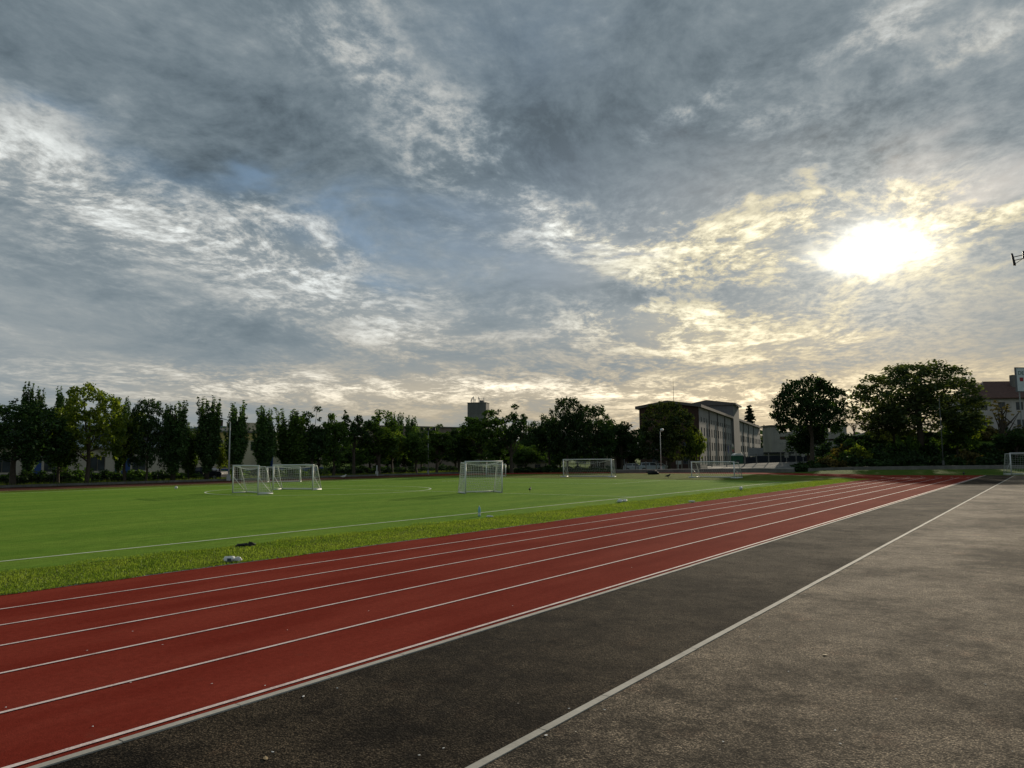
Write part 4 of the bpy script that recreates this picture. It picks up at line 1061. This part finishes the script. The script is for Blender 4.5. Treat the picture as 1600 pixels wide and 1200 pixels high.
# posts and wires
def fence(label, pts, hpost, mat, r=.06, wires=5, mesh_wire=.012):
    e = thing('wire_fence', label, 'fence', pts[0]); o0 = Vector(pts[0]); w = MB(); P0 = [Vector(p) - o0 for p in pts]
    pm = None
    for p in P0:
        if pm is None: po = MB().box(-r, r, -r, r, -.2, hpost).build('post', mat, e); pm = po.data
        else: po = link('post', pm, e)
        po.location = p
    for a, b_ in zip(P0[:-1], P0[1:]):
        for k in range(wires):
            z = Vector((0, 0, .15 + (hpost - .25) * k / (wires - 1))); w.tube([a + z, b_ + z], mesh_wire, 3, False)
        n_ = int((b_ - a).length / .35)
        for k in range(1, n_): q = a.lerp(b_, k / n_); w.tube([q + Vector((0, 0, .15)), q + Vector((0, 0, hpost - .1))], mesh_wire * .6, 3, False)
    w.build('wire_netting', DARKM, e); return e
def fp(px, d, z): q = base(px, d); return (q.x, q.y, z)
fence('wire fence on slim concrete posts in front of the parked cars', [fp(x, 107, .15) for x in (962, 978, 993, 1009, 1025, 1041)], 1.35, CONC_D, .05, wires=2, mesh_wire=.008)
fence('wire fence on concrete posts before the school gable', [fp(x, 107, .15) for x in (1058, 1065, 1076, 1092, 1112, 1135, 1163)], 1.5, CONC_D, .06)
fence('wire fence on tall posts above the sloping concrete apron', [fp(x, 108, z) for x, z in ((1164, .9), (1182, .95), (1201, 1.05), (1220, 1.15), (1244, 1.3))], 1.55, CONC_D, .07)
ys_ = np.arange(8, 118, 3.2)
fence('low dark wire fence along the verge beyond the far straight', [(-72.6, y, -.03) for y in ys_], 1.15, DARKM, .035, wires=4, mesh_wire=.008)
wall_path('kerb_wall', 'dark low kerb wall bounding the far straight under the trees', [(2 * CX - X_OUT - .7, 2, .18), (2 * CX - X_OUT - .7, 92, .18)], .2, .15, CONC_D, False)

def lamp_mast(label, px, top, basey, depth, kind, r0=.09, mat=STEEL, group=None):
    b_ = base(px, depth); b_.z = gz(b_.x, b_.y) if basey is None else basey
    h = pt(px, top, depth).z - b_.z; e = thing('street_lamp', label, 'street lamp', b_, YAW, group)
    MB().tube([(0, 0, 0), (0, 0, h)], [r0, r0 * .55], 8).build('pole', mat, e, True)
    MB().box(-r0 * 1.6, r0 * 1.6, -r0 * 1.6, r0 * 1.6, 0, .6).build('base_box', mat, e, bevel=.01)
    if kind == 'arm':
        MB().tube([(0, 0, h), (-.3, 0, h + .25), (-.9, 0, h + .42)], .04, 6).build('arm', mat, e, True)
        MB().box(-1.6, -.85, -.14, .14, h + .36, h + .5).build('lamp_head', DARKM, e, bevel=.03)
    elif kind == 'ball':
        MB().lathe([(.05, 0), (.2, .05), (.26, .2), (.2, .36), (.06, .42)], 10, (.25, 0, h)).build('lamp_head', WHITE, e, True); MB().tube([(0, 0, h - .1), (.25, 0, h + .05)], .04, 5).build('arm', mat, e)
    elif kind == 'flood':
        MB().tube([(-.9, 0, h), (.9, 0, h)], .05, 6).build('crossarm', mat, e)
        for x in (-.8, 0, .8): MB().box(x - .22, x + .22, -.2, .05, h - .05, h + .3).build('floodlight', DARKM, e, bevel=.02)
    return e
PALEM = plain('pale_pole', (.50, .50, .48), .6, .1)
lamp_mast('pale street lamp with a short arm between two dark poplars', 358, 660, None, line_x(356, -69.6), 'arm', .10, PALEM)
lamp_mast('tall thin floodlight mast in front of the middle trees', 669, 672, None, line_x(669, -70), 'flood', .08, STEEL)
lamp_mast('slim lamp post with a round white head before the school gable', 1032.5, 674, .2, 106, 'ball', .07, PALEM)
lamp_mast('grey lamp post without lamp among the bushes of the bank', 1473, 622, .8, 100, 'none', .07, plain('weathered_post', (.11, .115, .11), .8))
lamp_mast('short pale post among the trunks of the middle trees', 589, 727, None, line_x(589, -70), 'none', .10, PALEM)
# floodlight mast at the right edge
b_ = pt(1602, 393, 31); h = pt(1602, 393, 31).z
e = thing('floodlight_mast', 'dark floodlight mast cut by the right edge of the photo', 'floodlight', (b_.x, b_.y, 0), YAW - R(34.6))
MB().tube([(0, 0, 0), (0, 0, h - .3)], [.10, .06], 10).build('pole', STEEL, e, True)
MB().box(-.10, .10, -.1, .1, h - .30, h + .02).build('head_box', DARKM, e, bevel=.01)
m = MB(); m.tube([(-.05, 0, h - .13), (-.42, 0, h - .17)], .018, 5); m.tube([(-.05, 0, h - .28), (-.42, 0, h - .32)], .018, 5); m.tube([(-.12, 0, h - .3), (-.38, 0, h - .47)], .012, 5); m.build('bracket', DARKM, e)
m = MB(); m.prism([(-.50, h - .04), (-.44, h - .05), (-.36, h - .52), (-.45, h - .50)], -.2, .2); m.build('floodlight', DARKM, e)
m = MB(); m.prism([(-.515, h - .05), (-.5, h - .04), (-.45, h - .50), (-.463, h - .50)], -.18, .18); m.build('lens', plain('lamp_glass', (.7, .7, .7), .2), e)

# boards and odd things by the school fence
def board(name, label, px, y0_, y1_, depth, w, mat, pole=True, ptop=None, cat='sign'):
    a = pt(px, y0_, depth); z0 = gz(a.x, a.y); e = thing(name, label, cat, (a.x, a.y, z0), YAW)
    zt, zb = a.z - z0, pt(px, y1_, depth).z - z0
    MB().box(-w / 2, w / 2, -.03, .03, zb, zt).build('panel', mat, e, bevel=.01)
    if pole: MB().tube([(0, .08, 0), (0, .08, zt if ptop is None else pt(px, ptop, depth).z - z0)], .05, 6).build('pole', STEEL, e)
    return e
GREY = plain('grey_panel', (.25, .25, .26), .6, .15); OFFW = plain('sign_white', (.62, .62, .60), .5, .1)
bo = board('sign_board', 'grey square board on a tall mast with a crossbar', 1229, 707.5, 715, 112, .62, plain('board_grey', (.38, .37, .34), .7), True, 688)
m = MB(); z_ = pt(1229, 693, 112).z - bo.location.z; m.tube([(-.9, .08, z_), (.5, .08, z_)], .03, 5); m.build('crossbar', STEEL, bo)
board('sign_board', 'small white sign on the dark fence under the lone tree', 1255, 709.5, 713.5, 112, .5, OFFW)
board('sign_board', 'small faded sign between fence posts before the school gable', 1060, 720, 725.5, 112, .75, plain('sign_faded', (.30, .32, .32), .7))
board('banner', 'wide dull grey banner panel at the far corner of the school', 1180.5, 700, 712.5, 126, 2.6, GREY, True, None, 'banner')
board('noticeboard', 'dark low barrier panel behind the tall-post fence', 1225, 712, 727, 118, 9.0, plain('dark_panel', (.022, .026, .040), .7), False, None, 'barrier')
board('noticeboard', 'dark low barrier panel left of the tall-post fence', 1188, 714, 728, 120, 5.5, plain('dark_panel', (.022, .026, .040), .7), False, None, 'barrier')
# green booth with white rounded top
a = base(1153.5, 120); e = thing('guard_booth', 'small dark green booth with a white rounded roof behind the right goal', 'booth', (a.x, a.y, .2), YAW)
zt = pt(1153, 709.5, 120).z - .2; GRN = plain('green_paint', (.03, .12, .07), .5, .2)
MB().box(-.7, .8, 0, 1.6, 0, zt - .25).build('body', GRN, e, bevel=.03)
m = MB(); m.prism([(-.65, zt - .25), (.85, zt - .25), (.75, zt - .02), (.4, zt + .14), (-.2, zt + .12), (-.55, zt - .03)], -.1, 1.7); m.build('roof', WHITE, e, bevel=.03)
m = MB(); m.box(-.4, .2, -.02, -.003, .9, 1.4); m.build('window', GLASS, e)

# ================================================================== CARS
def car(label, loc, rz, paint, Lc=4.2, Wc=1.75, Hc_=1.5, kind='estate', group='cars parked by the school'):
    e = thing('parked_car', label, 'car', loc, rz, group); s = Lc / 4.2; w = Wc / 2
    lo = [(-2.08, .32), (-2.10, .62), (-2.03, .90), (-1.20, .96), (1.85, .96), (2.06, .88), (2.10, .60), (2.05, .30)]
    if kind == 'estate': hi = [(-1.20, .96), (-.55, Hc_ - .04), (-.1, Hc_), (1.55, Hc_ - .04), (1.85, .96)]
    else: hi = [(-1.10, .96), (-.35, Hc_ - .03), (.2, Hc_), (1.35, Hc_ - .08), (1.95, .96)]
    def arch(cx, r_=.36): return [(cx + r_ * math.cos(a_), .30 + r_ * math.sin(a_)) for a_ in np.linspace(math.pi * .98, .02 * math.pi, 9)]
    under = [(-2.05, .30)] + arch(-1.30) + arch(1.28) + [(2.05, .30)]
    prof = [(x * s, z) for x, z in under] + [(x * s, z) for x, z in reversed(lo)][1:-1]
    m = MB(); n = len(prof)
    for y, ins in ((-w, .03), (-w + .06, 0), (w - .06, 0), (w, .03)):
        pass
    rows = [(-w, .94), (-w + .05, 1.0), (w - .05, 1.0), (w, .94)]
    for y, k in rows: m.v += [(x * (1 if abs(x) < 1.9 * s else (.97 if k < 1 else 1)), y, .62 + (z - .62) * (1 if k == 1 else .985)) for x, z in prof]
    for r_ in range(3):
        for i in range(n): m.f.append((r_ * n + i, (r_ + 1) * n + i, (r_ + 1) * n + (i + 1) % n, r_ * n + (i + 1) % n))
    m.f.append(tuple(range(n))[::-1] if False else tuple(range(n))); m.f.append(tuple(3 * n + i for i in reversed(range(n))))
    m.build('body', paint, e)
    c = MB(); k = len(hi); hs_ = [(x * s, z) for x, z in hi]      # cabin narrows towards the roof
    def yy(z): return w - .04 - .22 * (z - .96) / (Hc_ - .96)
    c.v = [(x, -yy(z), z) for x, z in hs_] + [(x, yy(z), z) for x, z in hs_]
    c.f = [tuple(range(k)), tuple(k + i for i in reversed(range(k)))] + [(i, k + i, k + i + 1, i + 1) for i in range(k - 1)]
    c.build('cabin', paint, e)
    gl = MB()     # glass set just proud of the pillars
    def inset(poly, y_s):
        cx = sum(p[0] for p in poly) / len(poly); cz = sum(p[1] for p in poly) / len(poly)
        P_ = [(cx + (x - cx) * .9, cz + (z - cz) * .80) for x, z in poly]
        gl.quad(*[(x, y_s * (yy(z) + .006), z) for x, z in P_])
    a_, b2 = hs_[1], hs_[3]; zt_ = Hc_ - .07
    mx = (hs_[0][0] + hs_[-1][0]) / 2
    for y_s in (-1, 1):
        inset([(hs_[0][0] + .2, 1.0), (mx, 1.0), (mx, zt_), (a_[0] + .1, zt_)], y_s); inset([(mx + .05, 1.0), (hs_[-1][0] - .12, 1.0), (b2[0], zt_), (mx + .05, zt_)], y_s)
    gl.build('side_window', GLASS, e)
    f = MB(); x0, z0 = hs_[0]; x1, z1 = hs_[1]
    f.quad((x0 + .03, -.62, 1.0), (x0 + .03, .62, 1.0), (x1 - .03, .55, z1 - .05), (x1 - .03, -.55, z1 - .05)); f.v = [(x - .012, y, z + .01) for x, y, z in f.v]; f.build('windscreen', GLASS, e)
    f = MB(); x0, z0 = hs_[-1]; x1, z1 = hs_[-2]
    f.quad((x0 - .03, -.6, 1.03), (x0 - .03, .6, 1.03), (x1, .54, z1 - .06), (x1, -.54, z1 - .06)); f.v = [(x + .02, y, z + .01) for x, y, z in f.v]; f.build('rear_window', GLASS, e)
    for cx in (-1.30, 1.28):
        for y_s in (-1, 1):
            t_ = MB(); t_.tube([(cx * s, y_s * (w - .20), .31), (cx * s, y_s * (w - .005), .31)], .31, 16); wo = t_.build('wheel', BLACK, e)
            MB().tube([(cx * s, y_s * (w - .03), .31), (cx * s, y_s * (w + .004), .31)], .19, 10).build('rim', STEEL, wo)
    for y_s in (-1, 1):
        MB().box(-2.105 * s, -2.0 * s, y_s * .6 - .17, y_s * .6 + .17, .62, .78).build('headlight', OFFW, e); MB().box(2.0 * s, 2.11 * s, y_s * .66 - .12, y_s * .66 + .12, .62, .86).build('tail_light', plain('lamp_red', (.25, .01, .01), .3), e)
    return e
SILV = plain('silver_paint', (.55, .57, .58), .35, .04, 1); CWH = plain('car_white', (.62, .63, .63), .3, .04); BLK = plain('dark_blue_paint', (.015, .02, .035), .6, .1, spec=.15); SB = plain('silver_blue_paint', (.46, .50, .54), .35, .04)
def car_at(px, d, z, *a, **k): q = base(px, d, z); return car(a[0], q, YAW + a[1], *a[2:], **k)
car_at(990, 138, -.43, 'silver estate car parked left of the bigger silver car', R(180), SILV, 4.2, 1.72, 1.42)
car_at(1017, 135, -.40, 'bigger silver-blue people carrier parked before the school gable', R(178), SB, 4.6, 1.85, 1.62)
car_at(1032, 141, -.45, 'small white car mostly hidden behind the silver-blue people carrier', R(172), CWH, 3.7, 1.65, 1.45, 'hatch')
car_at(866, 150, -.62, 'white car partly visible right of the beige hut', R(180), CWH, 4.0, 1.7, 1.45, 'hatch')
d_ = line_x(326, -75); car_at(326, d_, -.03, 'dark car parked under the poplars left of the street lamp', R(172), BLK, 4.0, 1.75, 1.45, 'hatch', group='cars parked behind the far trees')

# ================================================================== SMALL THINGS ON THE GRASS
def lump(sx, sy, sz, seed, n=14, m_=9, rough=.18):
    r = random.Random(seed); mb = MB(); ph = [r.uniform(0, 6) for _ in range(6)]
    V = []
    for j in range(m_ + 1):
        t_ = math.pi * j / m_
        for i in range(n):
            a_ = 2 * math.pi * i / n
            k = 1 + rough * (math.sin(3 * a_ + ph[0]) * math.sin(2 * t_ + ph[1]) + .7 * math.sin(5 * a_ + ph[2] + 3 * t_) + .5 * math.sin(7 * t_ + ph[3] - 2 * a_)) + r.uniform(-.5, .5) * rough
            V.append((sx * k * math.sin(t_) * math.cos(a_), sy * k * math.sin(t_) * math.sin(a_), max(0.0, sz * (.8 + k * math.cos(t_)))))
    mb.v = V; mb.f = [(j * n + i, j * n + (i + 1) % n, (j + 1) * n + (i + 1) % n, (j + 1) * n + i) for j in range(m_) for i in range(n)]
    return mb
PLASTIC = plain('plastic_bag_white', (.72, .74, .70), .35, .1, 8)
a = gp(361, 878.5); e = thing('plastic_bag', 'crumpled white plastic bag with dark print on the grass beside the track', 'bag', (a.x, a.y, .005), YAW)
lump(.135, .08, .062, 3).build('bag_body', PLASTIC, e, True, (-.02, 0, 0)); lump(.07, .05, .055, 8, rough=.3).build('knotted_end', PLASTIC, e, True, (.14, .0, 0))
MB().box(-.05, .03, -.088, -.076, .025, .085).build('print', plain('print_dark', (.06, .09, .10), .6, .5, 30), e)
a = gp(380, 854.5); e = thing('dark_jacket', 'black crumpled cloth left where turf meets grass', 'cloth', (a.x, a.y, .014), YAW + .3)
lump(.17, .10, .035, 12, rough=.3).build('folded_body', BLACK, e, True); lump(.08, .06, .045, 13, rough=.3).build('sleeve', BLACK, e, True, (.18, .03, 0))
a = gp(749, 807.5); e = thing('water_bottle', 'upright clear blue water bottle standing on the turf near the touchline', 'bottle', (a.x, a.y, .013), 0)
BL = plain('bottle_blue', (.25, .48, .52), .15, .1, 20)
MB().lathe([(.045, 0), (.05, .02), (.05, .15), (.046, .17), (.05, .19), (.05, .27), (.03, .32), (.018, .35)], 12).build('bottle_body', BL, e, True)
MB().lathe([(.02, .35), (.02, .38), (.018, .382)], 10).build('cap', WHITE, e); MB().lathe([(.0515, .05), (.0515, .14)], 12).build('paper_label', OFFW, e)
a = gp(765, 808.5); e = tag(lump(.15, .06, .03, 21).build('plastic_bag', PLASTIC, None, True, (a.x, a.y, .015)), 'flat white plastic bag lying just right of the blue bottle', 'bag')
for px, py, sx, sz, sd, lb in ((968.5, 785.5, .13, .08, 31, 'left white crumpled bag of the pair by the touchline'), (976, 784.5, .12, .065, 32, 'right white crumpled bag of the pair by the touchline')):
    a = gp(px, py); tag(lump(sx, .1, sz, sd).build('plastic_bag', PLASTIC, None, True, (a.x, a.y, .014)), lb, 'bag', 'pair of white bags by the touchline')
a = gp(1081, 785); tag(lump(.16, .10, .03, 36).build('paper_scrap', PLASTIC, None, True, (a.x, a.y, .03)), 'flat white paper scrap on the grass strip right of the two white bags', 'litter')
def ball(px, py, label, r_=.11):
    a = gp(px, py); e = thing('football', label, 'ball', (a.x, a.y, .012 + r_), 0)
    import bmesh
    bm = bmesh.new(); bmesh.ops.create_icosphere(bm, subdivisions=3, radius=r_); me = bpy.data.meshes.new('cover'); bm.to_mesh(me); bm.free(); me.polygons.foreach_set('use_smooth', [True] * len(me.polygons)); me.materials.append(WHITE); link('cover', me, e)
    m = MB()
    for k in range(5):
        a_ = k * 2.4; z = .5 - k * .25; q = Vector((math.cos(a_) * math.sqrt(1 - z * z), math.sin(a_) * math.sqrt(1 - z * z), z)) ; t1 = q.orthogonal().normalized(); t2 = q.cross(t1)
        m.quad(*[q * r_ * .965 * 1.0 + (t1 * math.cos(u) + t2 * math.sin(u)) * r_ * .33 + q * r_ * .0 for u in [i * 2 * math.pi / 5 for i in range(5)]])
    m.v = [tuple(Vector(v).normalized() * (r_ + .001)) for v in m.v]; m.build('panel', BLACK, e)
ball(1158, 766, 'white football lying on the touchline in front of the right goal')
ball(275, 764.5, 'white football far left on the pitch beyond the centre circle')
def bird(px, py, label, mat, rz=0., s=1.0, sitting=True, group=None):
    a = gp(px, py); e = thing('bird', label, 'bird', (a.x, a.y, .013), YAW + rz, group); e.scale = (s, s, s)
    m = MB(); m.tube([(-.21, 0, .13), (-.12, 0, .145), (-.04, 0, .15), (.05, 0, .17), (.10, 0, .215), (.125, 0, .25), (.15, 0, .255), (.185, 0, .245)], [.012, .035, .06, .06, .036, .03, .028, .006], 10)
    m.build('body', mat, e, True)
    for y in (-.02, .02): MB().tube([(0, y, .11), (.005, y, .0), (.04, y, .004)], .006, 5).build('leg', BLACK, e)
    for y in (-1, 1):
        w_ = MB(); w_.v = [(.05, y * .055, .19), (-.02, y * .066, .185), (-.17, y * .03, .14), (-.02, y * .06, .12), (.05, y * .058, .14)]; w_.f = [(0, 1, 2, 3, 4)]; w_.build('wing', mat, e)
CROW = plain('black_feathers', (.012, .012, .014), .6, .2, 9)
bird(828, 768.5, 'black crow standing upright on the pitch right of the centre goal', CROW, 1.2, 1.0)
bird(1044, 747.5, 'dark crow on the far grass left of the right goal', CROW, .2, 1.6)
bird(537, 748.5, 'pale bird standing at the far edge of the pitch', plain('pale_feathers', (.6, .6, .58), .7, .1, 9), .4, 1.7)
bird(1506, 743.5, 'dark bird on the grass beyond the end of the track', CROW, .9, 1.5)
a = gp(1020, 741.5, -.02); tag(lump(.75, .4, .28, 51).build('tyre_heap', BLACK, None, True, (a.x, a.y, -.02)), 'dark low heap lying against the concrete wall below the cars', 'heap')

# litter on the asphalt and track
def scrap(px, py, w, l, seed, mat, name, label, cat, group=None, z=0.0):
    w *= .75; l *= .8
    a = gp(px, py, z); r = random.Random(seed); m = MB(); n = 5
    V = [[(l * (i / n - .5), w * (j / 2 - .5) * math.sin(math.pi * (i + .6) / (n + 1.2)) * 1.3, .002 + abs(r.gauss(0, .10)) * w * .5 + (.10 * w if j == 1 else 0)) for j in range(3)] for i in range(n + 1)]
    m.v = [v for row in V for v in row]; m.f = [(i * 3 + j, i * 3 + j + 1, i * 3 + j + 4, i * 3 + j + 3) for i in range(n) for j in range(2)]
    o_ = m.build(name, mat, None, False, (a.x, a.y, z + .003)); o_.rotation_euler = (0, 0, r.uniform(0, 6))
    md = o_.modifiers.new('thickness', 'SOLIDIFY'); md.thickness = .0012
    return tag(o_, label, cat, group)
PAPER = plain('paper_white', (.72, .71, .68), .8, .06, 20); DRY = plain('dry_leaf', (.30, .22, .12), .8, .25, 20)
scrap(474, 1089, .022, .05, 1, PAPER, 'paper_scrap', 'largest white paper scrap on the dark path, close to the track kerb', 'litter', z=-.004)
scrap(415, 1186, .035, .09, 2, DRY, 'dry_leaf', 'dry curled brown leaf on the dark path at the bottom of the photo', 'leaf', z=-.004)
scrap(426, 1176, .015, .035, 3, PAPER, 'paper_scrap', 'small white scrap just above the dry brown leaf', 'litter', z=-.004)
scrap(853, 1150, .025, .04, 4, PAPER, 'paper_scrap', 'white scrap touching the concrete strip between the two asphalts', 'litter')
scrap(1289, 1024, .045, .075, 5, DRY, 'dry_leaf', 'pale flat leaf in the middle of the worn asphalt yard', 'leaf')
GR_ = 'tiny white scraps scattered on the asphalt'
for i, (x, y) in enumerate(((655, 1181), (693, 1170), (889, 1108), (814, 1156), (527, 1076), (1305, 1142), (1313, 1163), (945, 1110), (1232, 1050), (1400, 1093), (1540, 1070), (1187, 996), (1258, 930), (1436, 806), (1130, 1160), (1480, 1010))):
    scrap(x, y, .014, .024, 60 + i, PAPER, 'paper_scrap', 'tiny white scrap lying on the asphalt', 'litter', GR_)
GR_ = 'tiny pale scraps scattered on the red track'
for i, (x, y) in enumerate(((204, 1067), (145, 1136), (331, 1069), (136, 1017), (9, 1106), (414, 1072), (576, 955), (449, 985), (207, 987), (254, 1008), (801, 947), (987, 887))):
    scrap(x, y, .014, .024, 90 + i, PAPER, 'paper_scrap', 'tiny pale scrap lying on the red track', 'litter', GR_)
print('objects', len(bpy.data.objects), 'polys', sum(len(o.data.polygons) for o in bpy.data.objects if o.type == 'MESH'))
